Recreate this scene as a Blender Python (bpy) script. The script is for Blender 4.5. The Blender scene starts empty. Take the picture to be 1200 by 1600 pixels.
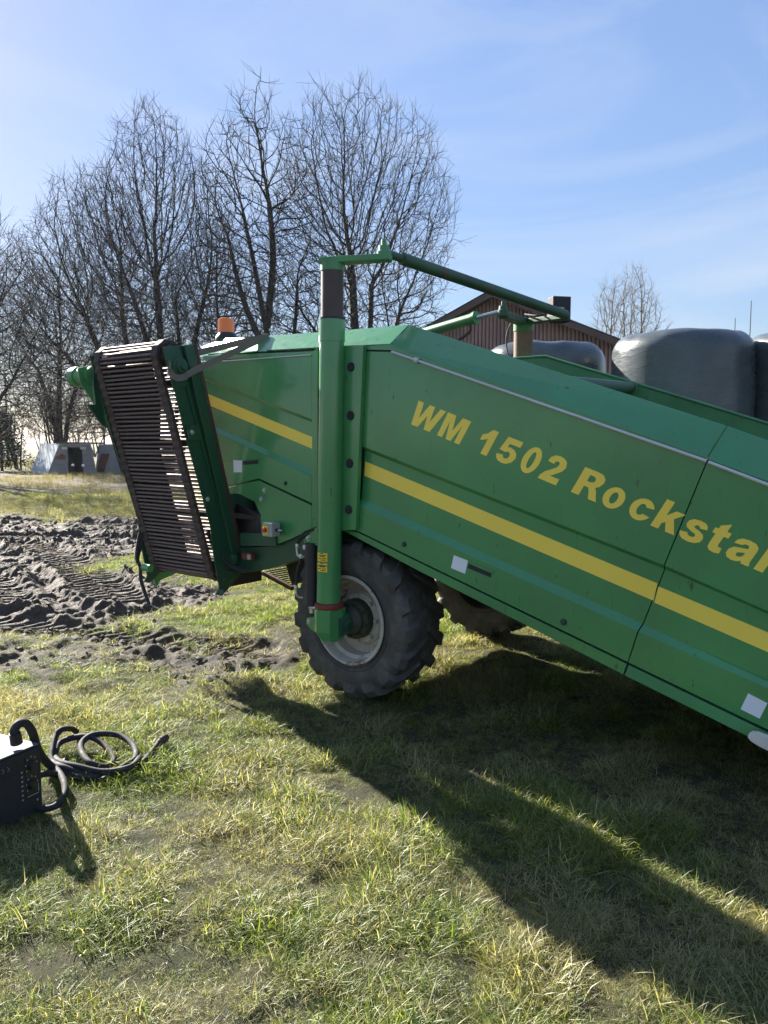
import bpy, bmesh, math, random
import numpy as np
from mathutils import Vector, Matrix, Euler
from mathutils.geometry import tessellate_polygon

random.seed(7)
RNG = np.random.default_rng(11)
S = bpy.context.scene
COL = S.collection
R = math.radians

# ------------------------------------------------------------------ camera
CAM_H = 1.6
PITCH = math.atan(110 / 1200)
F_PX = 1200.0
cd = bpy.data.cameras.new('camera')
cam = bpy.data.objects.new('camera', cd)
COL.objects.link(cam)
cam.location = (0, 0, CAM_H)
cam.rotation_euler = (math.pi / 2 - PITCH, 0, 0)
cd.sensor_fit = 'VERTICAL'
cd.sensor_height = 24
cd.lens = 24 * F_PX / 1600
cd.clip_start = 0.05
cd.clip_end = 3000
S.camera = cam

# ------------------------------------------------------------------ sun and sky
SUN_EL = R(26.5)
SUN_DIR = Vector((-1.352, 1.533, 0)).normalized()          # horizontal direction towards the sun
SUN_AZ = math.atan2(SUN_DIR.x, SUN_DIR.y)                # clockwise from +Y
sd = bpy.data.lights.new('sun', 'SUN')
sd.energy = 5.0
sd.angle = R(0.53)
sd.color = (1.0, 0.94, 0.84)
sun = bpy.data.objects.new('sun', sd)
COL.objects.link(sun)
to_sun = Vector((SUN_DIR.x * math.cos(SUN_EL), SUN_DIR.y * math.cos(SUN_EL), math.sin(SUN_EL)))
sun.rotation_euler = to_sun.to_track_quat('Z', 'Y').to_euler()
sun.location = (-20, 20, 20)

W = bpy.data.worlds.new('World')
S.world = W
W.use_nodes = True
nt = W.node_tree
nt.nodes.clear()
wo = nt.nodes.new('ShaderNodeOutputWorld')
bg = nt.nodes.new('ShaderNodeBackground')
bg.inputs['Strength'].default_value = 0.05
sky = nt.nodes.new('ShaderNodeTexSky')
sky.sky_type = 'NISHITA'
sky.sun_disc = False
sky.sun_elevation = SUN_EL
sky.sun_rotation = SUN_AZ
sky.altitude = 20
sky.air_density = 1.0
sky.dust_density = 0.25
sky.ozone_density = 3.0
tc = nt.nodes.new('ShaderNodeTexCoord')
mp = nt.nodes.new('ShaderNodeMapping')
mp.inputs['Scale'].default_value = (1.1, 2.2, 4.2)
mp.inputs['Rotation'].default_value = (0.2, 0.45, 0.5)
nz = nt.nodes.new('ShaderNodeTexNoise')
nz.inputs['Scale'].default_value = 1.7
nz.inputs['Detail'].default_value = 7
nz.inputs['Roughness'].default_value = 0.58
nz.inputs['Distortion'].default_value = 0.7
rp = nt.nodes.new('ShaderNodeValToRGB')
rp.color_ramp.elements[0].position = 0.47
rp.color_ramp.elements[0].color = (0, 0, 0, 1)
rp.color_ramp.elements[1].position = 0.86
rp.color_ramp.elements[1].color = (0.62, 0.62, 0.62, 1)
mx = nt.nodes.new('ShaderNodeMix')
mx.data_type = 'RGBA'
mx.inputs[7].default_value = (4.2, 4.6, 5.2, 1)
nt.links.new(tc.outputs['Generated'], mp.inputs['Vector'])
nt.links.new(mp.outputs[0], nz.inputs['Vector'])
nt.links.new(nz.outputs['Fac'], rp.inputs['Fac'])
nt.links.new(rp.outputs['Color'], mx.inputs[0])
# sky brightness remapped as added fill for the shaded side: bright parts are held back, dim parts lifted, hue kept
bw_ = nt.nodes.new('ShaderNodeRGBToBW')
nt.links.new(sky.outputs[0], bw_.inputs[0])
dv = nt.nodes.new('ShaderNodeMath'); dv.operation = 'DIVIDE'; dv.inputs[1].default_value = 2.9
nt.links.new(bw_.outputs[0], dv.inputs[0])
pw = nt.nodes.new('ShaderNodeMath'); pw.operation = 'POWER'; pw.inputs[1].default_value = -0.5
nt.links.new(dv.outputs[0], pw.inputs[0])
vs_ = nt.nodes.new('ShaderNodeVectorMath'); vs_.operation = 'SCALE'
nt.links.new(sky.outputs[0], vs_.inputs[0]); nt.links.new(pw.outputs[0], vs_.inputs['Scale'])
tn_ = nt.nodes.new('ShaderNodeVectorMath'); tn_.operation = 'MULTIPLY'; tn_.inputs[1].default_value = (1.03, 0.95, 0.97)
nt.links.new(vs_.outputs[0], tn_.inputs[0]); nt.links.new(tn_.outputs[0], mx.inputs[6])
nt.links.new(mx.outputs[2], bg.inputs['Color'])
nt.links.new(bg.outputs[0], wo.inputs['Surface'])

S.view_settings.view_transform = 'Standard'
S.view_settings.look = 'None'
S.view_settings.exposure = 1.92
S.view_settings.gamma = 1.0
S.view_settings.use_curve_mapping = False
S.cycles.max_bounces = 7
S.cycles.diffuse_bounces = 3
S.cycles.glossy_bounces = 3
S.cycles.transmission_bounces = 4
S.cycles.transparent_max_bounces = 6
S.cycles.use_denoising = True

# ------------------------------------------------------------------ geometry of the place
def ray(px, py):
    u = (px - 600) / F_PX
    v = (800 - py) / F_PX
    return Vector((u, math.cos(PITCH) + v * math.sin(PITCH), -math.sin(PITCH) + v * math.cos(PITCH)))
C0 = Vector((0, 0, CAM_H))
def on_z(px, py, z=0.0):
    r = ray(px, py)
    return C0 + r * ((z - CAM_H) / r.z)
def on_y(px, py, Y):
    r = ray(px, py)
    return C0 + r * (Y / r.y)
# the machine's own frame: s along it (towards its raised rear), out towards the camera's side, z up
DH = Vector((-0.80157766, 0.59789067, 0))
NO = Vector((-0.59789067, -0.80157766, 0))
ORG = Vector((-0.04737, 4.61042, 0))
ROTZ = math.atan2(DH.y, DH.x)
def w2l(p):
    d = p - ORG
    return Vector((d.dot(DH), d.dot(NO), p.z))
def L_out(px, py, o):
    r = ray(px, py)
    return w2l(C0 + r * ((ORG.dot(NO) + o) / r.dot(NO)))
def L_s(px, py, s):
    r = ray(px, py)
    return w2l(C0 + r * ((ORG.dot(DH) + s) / r.dot(DH)))
def L_z(px, py, z):
    return w2l(on_z(px, py, z))

# ------------------------------------------------------------------ materials
def new_mat(name):
    m = bpy.data.materials.new(name)
    m.use_nodes = True
    return m, m.node_tree, m.node_tree.nodes['Principled BSDF']
def noise_node(t, scale, detail=5, rough=0.55, coord='Object', dist=0.0, stretch=None):
    c = t.nodes.new('ShaderNodeTexCoord')
    n = t.nodes.new('ShaderNodeTexNoise')
    n.inputs['Scale'].default_value = scale
    n.inputs['Detail'].default_value = detail
    n.inputs['Roughness'].default_value = rough
    n.inputs['Distortion'].default_value = dist
    if stretch:
        m = t.nodes.new('ShaderNodeMapping')
        m.inputs['Scale'].default_value = stretch
        t.links.new(c.outputs[coord], m.inputs['Vector'])
        t.links.new(m.outputs[0], n.inputs['Vector'])
    else:
        t.links.new(c.outputs[coord], n.inputs['Vector'])
    return n
def ramp(t, src, stops):
    r = t.nodes.new('ShaderNodeValToRGB')
    e = r.color_ramp.elements
    while len(e) < len(stops):
        e.new(0.5)
    for i, (p, c) in enumerate(stops):
        e[i].position = p
        e[i].color = (*c, 1) if len(c) == 3 else c
    t.links.new(src, r.inputs['Fac'])
    return r
def mixc(t, fac, a, b, blend='MIX'):
    m = t.nodes.new('ShaderNodeMix')
    m.data_type = 'RGBA'
    m.blend_type = blend
    for i, v in ((0, fac), (6, a), (7, b)):
        if hasattr(v, 'is_linked') or hasattr(v, 'links'):
            t.links.new(v, m.inputs[i])
        elif i == 0:
            m.inputs[0].default_value = v
        else:
            m.inputs[i].default_value = (*v, 1)
    return m
def bump(t, bsdf, src, strength, dist=0.01):
    b = t.nodes.new('ShaderNodeBump')
    b.inputs['Strength'].default_value = strength
    b.inputs['Distance'].default_value = dist
    t.links.new(src, b.inputs['Height'])
    t.links.new(b.outputs[0], bsdf.inputs['Normal'])
    return b

def painted(name, col, rough=0.35, spots=False, dirt=(0.10, 0.075, 0.05), dirt_amt=0.35, metal=0.0, coat=0.25, rust=0.0, fade=0.12):
    m, t, p = new_mat(name)
    big = noise_node(t, 1.3, 4, 0.6)
    f = ramp(t, big.outputs['Fac'], [(0.3, tuple(c * (1 - fade) for c in col)), (0.7, tuple(min(1, c * (1 + fade) + fade * 0.04) for c in col))])
    fine = noise_node(t, 34, 8, 0.72)
    d = ramp(t, fine.outputs['Fac'], [(0.60, (0, 0, 0)), (0.78, (dirt_amt,) * 3)])
    c1 = mixc(t, d.outputs['Color'], f.outputs['Color'], dirt)
    streak = noise_node(t, 9, 6, 0.7, stretch=(3.0, 3.0, 0.35))
    sr = ramp(t, streak.outputs['Fac'], [(0.56, (0, 0, 0)), (0.80, (dirt_amt * 0.7,) * 3)])
    c2 = mixc(t, sr.outputs['Color'], c1.outputs[2], tuple(x * 1.5 for x in dirt))
    last = c2
    if spots:
        sp = noise_node(t, 1.0, 2, 0.5, stretch=(38, 38, 11))
        s2 = ramp(t, sp.outputs['Fac'], [(0.715, (0, 0, 0)), (0.75, (0.75, 0.75, 0.75))])
        c3 = mixc(t, s2.outputs['Color'], c2.outputs[2], (0.012, 0.025, 0.012))
        gr = noise_node(t, 2.2, 7, 0.7, stretch=(1.5, 1.5, 0.6))
        g2 = ramp(t, gr.outputs['Fac'], [(0.44, (0, 0, 0)), (0.80, (0.6, 0.6, 0.6))])
        last = c2 = mixc(t, g2.outputs['Color'], c3.outputs[2], tuple(x * .55 + .03 for x in col))
    if rust:
        rn = noise_node(t, 6, 9, 0.75)
        rr = ramp(t, rn.outputs['Fac'], [(0.62 - rust * 0.2, (0, 0, 0)), (0.68 - rust * 0.18, (0.9, 0.9, 0.9))])
        last = mixc(t, rr.outputs['Color'], c2.outputs[2], (0.11, 0.045, 0.022))
    t.links.new(last.outputs[2], p.inputs['Base Color'])
    rg = ramp(t, streak.outputs['Fac'], [(0.3, (rough,) * 3), (0.8, (min(1, rough + 0.22),) * 3)])
    t.links.new(rg.outputs['Color'], p.inputs['Roughness'])
    p.inputs['Metallic'].default_value = metal
    p.inputs['Coat Weight'].default_value = coat
    p.inputs['Coat Roughness'].default_value = 0.12
    b2 = noise_node(t, 1.9, 3, 0.5)
    bump(t, p, b2.outputs['Fac'], 0.22, 0.03)
    return m

M = {}
M['green'] = painted('machine_green_paint', (0.046, 0.245, 0.072), 0.25, True, dirt_amt=0.42, coat=0.7)
M['green_old'] = painted('weathered_green_paint', (0.055, 0.23, 0.075), 0.42, True, dirt_amt=0.55, coat=0.15, rust=0.10, fade=0.25)
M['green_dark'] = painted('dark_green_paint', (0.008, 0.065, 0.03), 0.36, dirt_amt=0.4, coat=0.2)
M['green_grime'] = painted('grimy_green_paint', (0.02, 0.075, 0.035), 0.5, dirt_amt=0.8, coat=0.0, rust=0.25, fade=0.35)
M['yellow'] = painted('yellow_decal', (1.0, 0.70, 0.085), 0.38, dirt_amt=0.08, coat=0.1, fade=0.06)
M['rust'] = painted('rusty_steel', (0.075, 0.035, 0.022), 0.6, dirt=(0.03, 0.02, 0.02), dirt_amt=0.8, coat=0, fade=0.4)
M['sleeve'] = painted('bare_brown_steel', (0.05, 0.03, 0.024), 0.5, dirt=(0.12, 0.06, 0.03), dirt_amt=0.6, coat=0, fade=0.4)
M['sleeve_tan'] = painted('weathered_tan_steel', (0.17, 0.10, 0.06), 0.6, dirt=(0.05, 0.03, 0.02), dirt_amt=0.7, coat=0, fade=0.4)
M['rod'] = painted('worn_rod_steel', (0.19, 0.13, 0.115), 0.45, dirt=(0.05, 0.028, 0.02), dirt_amt=0.6, metal=0.5, coat=0)
M['beltr'] = painted('muddy_rubber_belt', (0.055, 0.035, 0.033), 0.7, dirt=(0.13, 0.09, 0.07), dirt_amt=0.8, coat=0, fade=0.3)
M['black'] = painted('black_plastic', (0.014, 0.014, 0.016), 0.4, dirt=(0.06, 0.05, 0.04), dirt_amt=0.3, coat=0)
M['hose'] = painted('black_rubber_hose', (0.016, 0.016, 0.018), 0.68, dirt=(0.10, 0.08, 0.06), dirt_amt=0.35, coat=0)
M['steel'] = painted('zinc_steel', (0.55, 0.55, 0.54), 0.33, dirt=(0.15, 0.12, 0.1), dirt_amt=0.5, metal=0.85, coat=0)
M['chrome'] = painted('polished_edge_strip', (0.62, 0.62, 0.60), 0.25, dirt=(0.2, 0.17, 0.13), dirt_amt=0.5, metal=0.35, coat=0.2)
M['hubmat'] = painted('oily_olive_hub', (0.022, 0.03, 0.014), 0.5, dirt=(0.09, 0.07, 0.04), dirt_amt=0.8, coat=0, fade=0.3)
M['rim_dark'] = painted('dark_shaded_rim', (0.07, 0.06, 0.05), 0.8, dirt=(0.03, 0.025, 0.02), dirt_amt=0.8, coat=0)  # darker copy of the rim for the far wheel, shade painted into the colour
M['white'] = painted('white_reflector', (0.72, 0.76, 0.80), 0.35, dirt=(0.3, 0.3, 0.3), dirt_amt=0.35, coat=0.3, fade=0.08)
M['cream'] = painted('cream_paint', (0.62, 0.60, 0.53), 0.45, dirt=(0.16, 0.12, 0.08), dirt_amt=0.7, coat=0.1)
M['rim'] = painted('dirty_cream_rim', (0.42, 0.38, 0.31), 0.6, dirt=(0.05, 0.035, 0.025), dirt_amt=1.0, coat=0, rust=0.45, fade=0.4)
M['red'] = painted('red_paint', (0.20, 0.03, 0.02), 0.5, dirt_amt=0.5, coat=0.1)
M['redbtn'] = painted('red_button', (0.5, 0.05, 0.03), 0.4, dirt_amt=0.2)
M['grey'] = painted('grey_enclosure', (0.36, 0.37, 0.34), 0.5, dirt_amt=0.4, coat=0)
M['strap'] = painted('grey_webbing', (0.17, 0.145, 0.12), 0.85, dirt=(0.09, 0.07, 0.05), dirt_amt=0.7, coat=0)
M['inside'] = painted('dark_grimy_steel', (0.02, 0.022, 0.018), 0.7, dirt=(0.05, 0.035, 0.02), dirt_amt=0.6, coat=0)
M['inside_blue'] = painted('dark_opening_steel', (0.012, 0.013, 0.02), 0.6, coat=0)
M['print'] = painted('black_print', (0.02, 0.018, 0.015), 0.5, dirt_amt=0.0, coat=0)
M['sticker'] = painted('yellow_sticker', (0.85, 0.56, 0.03), 0.35, dirt_amt=0.15, coat=0.3)
M['topsheet'] = painted('grey_top_sheet', (0.09, 0.10, 0.115), 0.5, dirt=(0.08, 0.07, 0.06), dirt_amt=0.5, coat=0)
M['galv'] = painted('galvanised_sheet', (0.38, 0.42, 0.46), 0.42, dirt=(0.18, 0.10, 0.06), dirt_amt=0.35, metal=0.25, coat=0)
M['hutfront'] = painted('grey_hut_boards', (0.26, 0.26, 0.27), 0.7, dirt=(0.15, 0.09, 0.06), dirt_amt=0.8, coat=0)
M['rustwood'] = painted('rusty_red_board', (0.20, 0.075, 0.05), 0.8, coat=0)
M['clad'] = painted('red_brown_cladding', (0.36, 0.225, 0.185), 0.7, dirt=(0.16, 0.08, 0.06), dirt_amt=0.5, coat=0, fade=0.18)
M['roof'] = painted('dark_roof_sheet', (0.06, 0.045, 0.04), 0.6, coat=0)
M['fascia'] = painted('weathered_fascia', (0.13, 0.085, 0.065), 0.75, coat=0)

def rubber():
    m, t, p = new_mat('tyre_rubber')
    n = noise_node(t, 7, 8, 0.7)
    r = ramp(t, n.outputs['Fac'], [(0.33, (0.034, 0.031, 0.028)), (0.54, (0.074, 0.067, 0.058)), (0.72, (0.14, 0.124, 0.104))])
    t.links.new(r.outputs[0], p.inputs['Base Color'])
    p.inputs['Roughness'].default_value = 0.72
    n2 = noise_node(t, 60, 6, 0.7)
    bump(t, p, n2.outputs['Fac'], 0.4, 0.004)
    return m
M['tyre'] = rubber()

def lens_mat():
    m, t, p = new_mat('amber_lens')
    p.inputs['Base Color'].default_value = (1.0, 0.26, 0.006, 1)
    p.inputs['Roughness'].default_value = 0.18
    p.inputs['Transmission Weight'].default_value = 0.30
    p.inputs['Subsurface Weight'].default_value = 0.0
    p.inputs['Subsurface Radius'].default_value = (0.05, 0.02, 0.005)
    p.inputs['Coat Weight'].default_value = 0.5
    return m
M['amber'] = lens_mat()

def film():
    m, t, p = new_mat('grey_stretch_film')
    n = noise_node(t, 1.7, 5, 0.6, stretch=(1, 1, 0.5))
    r = ramp(t, n.outputs['Fac'], [(0.3, (0.050, 0.063, 0.069)), (0.7, (0.105, 0.120, 0.126))])
    n3 = noise_node(t, 5, 8, 0.75, stretch=(1, 1, 2.5))
    r3 = ramp(t, n3.outputs['Fac'], [(0.55, (0, 0, 0)), (0.78, (0.55, 0.55, 0.55))])
    c = mixc(t, r3.outputs[0], r.outputs[0], (0.20, 0.205, 0.20))
    t.links.new(c.outputs[2], p.inputs['Base Color'])
    r4 = ramp(t, n3.outputs['Fac'], [(0.3, (0.2, 0.2, 0.2)), (0.75, (0.42, 0.42, 0.42))])
    t.links.new(r4.outputs[0], p.inputs['Roughness'])
    n2 = noise_node(t, 6, 6, 0.6, stretch=(1, 1, 5), dist=0.6)
    bump(t, p, n2.outputs['Fac'], 0.14, 0.03)
    return m
M['film'] = film()

def bark(name, a, b):
    m, t, p = new_mat(name)
    n = noise_node(t, 5, 7, 0.7, stretch=(3, 3, 0.7))
    r = ramp(t, n.outputs['Fac'], [(0.3, a), (0.75, b)])
    t.links.new(r.outputs[0], p.inputs['Base Color'])
    p.inputs['Roughness'].default_value = 0.85
    return m
M['bark'] = bark('dark_bark', (0.016, 0.013, 0.011), (0.058, 0.047, 0.036))
M['bark_pale'] = bark('pale_twig_bark', (0.10, 0.08, 0.06), (0.22, 0.18, 0.13))
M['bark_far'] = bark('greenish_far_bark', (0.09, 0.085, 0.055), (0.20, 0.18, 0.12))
M['needle'] = bark('evergreen_needles', (0.012, 0.03, 0.014), (0.035, 0.07, 0.03))

def ground_mat():
    m, t, p = new_mat('ground_soil_and_turf')
    at = t.nodes.new('ShaderNodeAttribute'); at.attribute_name = 'mud'
    fa = t.nodes.new('ShaderNodeAttribute'); fa.attribute_name = 'far'
    n1 = noise_node(t, 3.0, 9, 0.7)
    n2 = noise_node(t, 42, 9, 0.8)
    soil = ramp(t, n2.outputs['Fac'], [(0.3, (0.028, 0.024, 0.013)), (0.55, (0.068, 0.060, 0.030)), (0.75, (0.15, 0.13, 0.07))])
    moss = ramp(t, n2.outputs['Fac'], [(0.3, (0.025, 0.032, 0.010)), (0.6, (0.065, 0.078, 0.022)), (0.8, (0.13, 0.14, 0.05))])
    mf = ramp(t, n1.outputs['Fac'], [(0.42, (0, 0, 0)), (0.6, (1, 1, 1))])
    turf = mixc(t, mf.outputs[0], soil.outputs[0], moss.outputs[0])
    mudc = ramp(t, n2.outputs['Fac'], [(0.28, (0.026, 0.017, 0.011)), (0.5, (0.075, 0.054, 0.037)), (0.74, (0.20, 0.152, 0.108))])
    c1 = mixc(t, at.outputs['Fac'], turf.outputs[2], mudc.outputs[0])
    fn = noise_node(t, 0.35, 9, 0.72)
    farc = ramp(t, fn.outputs['Fac'], [(0.32, (0.045, 0.036, 0.022)), (0.5, (0.11, 0.088, 0.052)), (0.62, (0.10, 0.105, 0.04)), (0.75, (0.17, 0.14, 0.085))])
    c2 = mixc(t, fa.outputs['Fac'], c1.outputs[2], farc.outputs[0])
    t.links.new(c2.outputs[2], p.inputs['Base Color'])
    rr = t.nodes.new('ShaderNodeMapRange')
    rr.inputs['To Min'].default_value = 0.9
    rr.inputs['To Max'].default_value = 0.72
    p.inputs['Specular IOR Level'].default_value = 0.35
    t.links.new(at.outputs['Fac'], rr.inputs['Value'])
    t.links.new(rr.outputs[0], p.inputs['Roughness'])
    bump(t, p, n2.outputs['Fac'], 1.0, 0.03)
    return m
M['ground'] = ground_mat()

def mud_mat():
    m, t, p = new_mat('mud_clod')
    n2 = noise_node(t, 3, 6, 0.7)
    r = ramp(t, n2.outputs['Fac'], [(0.28, (0.028, 0.019, 0.012)), (0.5, (0.076, 0.055, 0.038)), (0.74, (0.17, 0.13, 0.095))])
    t.links.new(r.outputs[0], p.inputs['Base Color']); p.inputs['Roughness'].default_value = .8
    return m
M['mud'] = mud_mat()
def blade_mat(name, g0, g1, straw, straw2):
    m = bpy.data.materials.new(name)
    m.use_nodes = True
    t = m.node_tree
    t.nodes.clear()
    o = t.nodes.new('ShaderNodeOutputMaterial')
    rnd = t.nodes.new('ShaderNodeAttribute'); rnd.attribute_name = 'rnd'
    dry = t.nodes.new('ShaderNodeAttribute'); dry.attribute_name = 'dry'; dry.attribute_type = 'INSTANCER'
    g = ramp(t, rnd.outputs['Fac'], [(0.0, g0), (1.0, g1)])
    s = ramp(t, rnd.outputs['Fac'], [(0.0, straw), (1.0, straw2)])
    add = t.nodes.new('ShaderNodeMath'); add.operation = 'ADD'
    t.links.new(rnd.outputs['Fac'], add.inputs[0]); t.links.new(dry.outputs['Fac'], add.inputs[1])
    fr = ramp(t, add.outputs[0], [(0.86, (0, 0, 0)), (0.98, (1, 1, 1))])
    c = mixc(t, fr.outputs[0], g.outputs[0], s.outputs[0])
    df = t.nodes.new('ShaderNodeBsdfDiffuse')
    tr = t.nodes.new('ShaderNodeBsdfTranslucent')
    gl = t.nodes.new('ShaderNodeBsdfGlossy')
    gl.inputs['Roughness'].default_value = 0.5
    gl.inputs['Color'].default_value = (0.9, 0.95, 0.9, 1)
    trc = mixc(t, 1.0, c.outputs[2], (1.55, 1.6, 1.0), 'MULTIPLY')
    t.links.new(c.outputs[2], df.inputs[0])
    t.links.new(trc.outputs[2], tr.inputs[0])
    m1 = t.nodes.new('ShaderNodeMixShader'); m1.inputs[0].default_value = 0.58
    m2 = t.nodes.new('ShaderNodeMixShader'); m2.inputs[0].default_value = 0.045
    t.links.new(df.outputs[0], m1.inputs[1]); t.links.new(tr.outputs[0], m1.inputs[2])
    t.links.new(m1.outputs[0], m2.inputs[1]); t.links.new(gl.outputs[0], m2.inputs[2])
    t.links.new(m2.outputs[0], o.inputs['Surface'])
    return m
M['grass'] = blade_mat('grass_blades', (0.06, 0.105, 0.012), (0.26, 0.31, 0.030), (0.23, 0.20, 0.09), (0.45, 0.40, 0.19))
M['weeds'] = blade_mat('dry_weed_stems', (0.09, 0.09, 0.035), (0.16, 0.14, 0.07), (0.16, 0.12, 0.08), (0.28, 0.22, 0.15))

# ------------------------------------------------------------------ mesh helpers
def link(o, parent=None):
    COL.objects.link(o)
    if parent is not None:
        o.parent = parent
    return o
def tag(o, label=None, cat=None, group=None, kind=None):
    if label: o['label'] = label
    if cat: o['category'] = cat
    if group: o['group'] = group
    if kind: o['kind'] = kind
    return o
def empty(name, loc=(0, 0, 0), rz=0.0, parent=None):
    o = bpy.data.objects.new(name, None)
    o.empty_display_size = 0.1
    o.location = loc
    o.rotation_euler = (0, 0, rz)
    return link(o, parent)
def np_mesh(name, verts, quads, mat, smooth=True):
    me = bpy.data.meshes.new(name)
    v = np.ascontiguousarray(verts, dtype=np.float32).reshape(-1, 3)
    q = np.ascontiguousarray(quads, dtype=np.int32)
    k = q.shape[1]
    me.vertices.add(len(v)); me.vertices.foreach_set('co', v.ravel())
    me.loops.add(q.size); me.loops.foreach_set('vertex_index', q.ravel())
    me.polygons.add(len(q))
    me.polygons.foreach_set('loop_start', np.arange(0, q.size, k, dtype=np.int32))
    me.polygons.foreach_set('use_smooth', np.full(len(q), smooth, dtype=bool))
    me.update(calc_edges=True)
    if mat: me.materials.append(mat)
    return me
class MB:
    def __init__(self):
        self.v = []; self.f = []
    def add(self, vs, fs):
        b = len(self.v)
        self.v += [Vector(p) for p in vs]
        self.f += [tuple(b + i for i in f) for f in fs]
        return self
    def prism(self, pts, vec):
        pts = [Vector(p) for p in pts]; vec = Vector(vec); n = len(pts)
        tris = tessellate_polygon([pts])
        fs = [tuple(t) for t in tris] + [tuple(i + n for i in reversed(t)) for t in tris]
        fs += [(i, i + n, (i + 1) % n + n, (i + 1) % n) for i in range(n)]
        return self.add(pts + [p + vec for p in pts], fs)
    def box(self, c, size, mat=None):
        mm = mat or Matrix.Identity(3)
        vs = [Vector(c) + mm @ Vector((x * size[0] / 2, y * size[1] / 2, z * size[2] / 2)) for x in (-1, 1) for y in (-1, 1) for z in (-1, 1)]
        return self.add(vs, [(0, 1, 3, 2), (4, 6, 7, 5), (0, 4, 5, 1), (2, 3, 7, 6), (0, 2, 6, 4), (1, 5, 7, 3)])
    def tube(self, pts, r, n=12, caps=True):
        pts = [Vector(p) for p in pts]
        rs = r if isinstance(r, (list, tuple)) else [r] * len(pts)
        k = len(pts); vs = []
        prev = None
        for i, p in enumerate(pts):
            d = (pts[min(i + 1, k - 1)] - pts[max(i - 1, 0)])
            if d.length < 1e-9: d = Vector((0, 0, 1))
            d.normalize()
            a = (prev - d * prev.dot(d)) if prev is not None else d.orthogonal()
            if a.length < 1e-6: a = d.orthogonal()
            a.normalize(); prev = a
            b = d.cross(a)
            for j in range(n):
                t = 2 * math.pi * j / n
                vs.append(p + (a * math.cos(t) + b * math.sin(t)) * rs[i])
        fs = []
        for i in range(k - 1):
            for j in range(n):
                fs.append((i * n + j, i * n + (j + 1) % n, (i + 1) * n + (j + 1) % n, (i + 1) * n + j))
        if caps:
            fs.append(tuple(reversed(range(n)))); fs.append(tuple((k - 1) * n + j for j in range(n)))
        return self.add(vs, fs)
    def lathe(self, prof, n=48, centre=(0, 0, 0), axis='Y', closed=False):
        vs = []
        c = Vector(centre)
        for (r, h) in prof:
            for j in range(n):
                t = 2 * math.pi * j / n
                a, b = r * math.cos(t), r * math.sin(t)
                vs.append(c + {'Y': Vector((a, h, b)), 'Z': Vector((a, b, h)), 'X': Vector((h, a, b))}[axis])
        fs = []
        k = len(prof)
        for i in range(k if closed else k - 1):
            i2 = (i + 1) % k
            for j in range(n):
                fs.append((i * n + j, i2 * n + j, i2 * n + (j + 1) % n, i * n + (j + 1) % n))
        return self.add(vs, fs)
    def build(self, name, mat, parent=None, bevel=0.0, smooth=None, seg=2):
        me = bpy.data.meshes.new(name)
        me.from_pydata([tuple(v) for v in self.v], [], self.f)
        bm = bmesh.new(); bm.from_mesh(me)
        bmesh.ops.recalc_face_normals(bm, faces=bm.faces)
        bm.to_mesh(me); bm.free()
        me.materials.append(mat)
        if smooth is not None:
            me.polygons.foreach_set('use_smooth', [True] * len(me.polygons))
            me.set_sharp_from_angle(angle=R(smooth))
        o = link(bpy.data.objects.new(name, me), parent)
        if bevel:
            b = o.modifiers.new('edge', 'BEVEL')
            b.width = bevel; b.segments = seg; b.limit_method = 'ANGLE'; b.angle_limit = R(40)
        return o
def smooth_path(pts, n=6):
    pts = [Vector(p) for p in pts]
    out = []
    for i in range(len(pts) - 1):
        p0 = pts[max(i - 1, 0)]; p1 = pts[i]; p2 = pts[i + 1]; p3 = pts[min(i + 2, len(pts) - 1)]
        for j in range(n):
            t = j / n
            out.append(0.5 * ((2 * p1) + (-p0 + p2) * t + (2 * p0 - 5 * p1 + 4 * p2 - p3) * t * t + (-p0 + 3 * p1 - 3 * p2 + p3) * t ** 3))
    out.append(pts[-1])
    return out

# ------------------------------------------------------------------ noise in numpy
def _hash(ix, iy, seed):
    h = (ix.astype(np.int64) * 374761393 + iy.astype(np.int64) * 668265263 + seed * 1442695041) & 0x7fffffff
    h = ((h ^ (h >> 13)) * 1274126177) & 0x7fffffff
    return ((h ^ (h >> 16)) & 0xffff) / 65535.0
def vnoise(x, y, seed=0):
    ix = np.floor(x); iy = np.floor(y)
    fx = x - ix; fy = y - iy
    fx = fx * fx * fx * (fx * (fx * 6 - 15) + 10); fy = fy * fy * fy * (fy * (fy * 6 - 15) + 10)
    a = _hash(ix, iy, seed); b = _hash(ix + 1, iy, seed); c = _hash(ix, iy + 1, seed); d = _hash(ix + 1, iy + 1, seed)
    return (a * (1 - fx) + b * fx) * (1 - fy) + (c * (1 - fx) + d * fx) * fy
def fbm(x, y, scale, octv=4, seed=0, gain=0.5):
    s = 0; a = 1; tot = 0
    for i in range(octv):
        s = s + a * vnoise(x * scale * 2 ** i + 17.3 * i, y * scale * 2 ** i - 9.1 * i, seed + i)
        tot += a; a *= gain
    return s / tot
def sstep(a, b, x):
    t = np.clip((x - a) / (b - a), 0, 1)
    return t * t * (3 - 2 * t)
def seg_dist(x, y, a, b):
    ax, ay = a; bx, by = b
    dx, dy = bx - ax, by - ay
    L = math.hypot(dx, dy)
    t = ((x - ax) * dx + (y - ay) * dy) / (L * L)
    tc_ = np.clip(t, 0, 1)
    return np.hypot(x - ax - tc_ * dx, y - ay - tc_ * dy), tc_ * L, ((x - ax) * dy - (y - ay) * dx) / L

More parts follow.
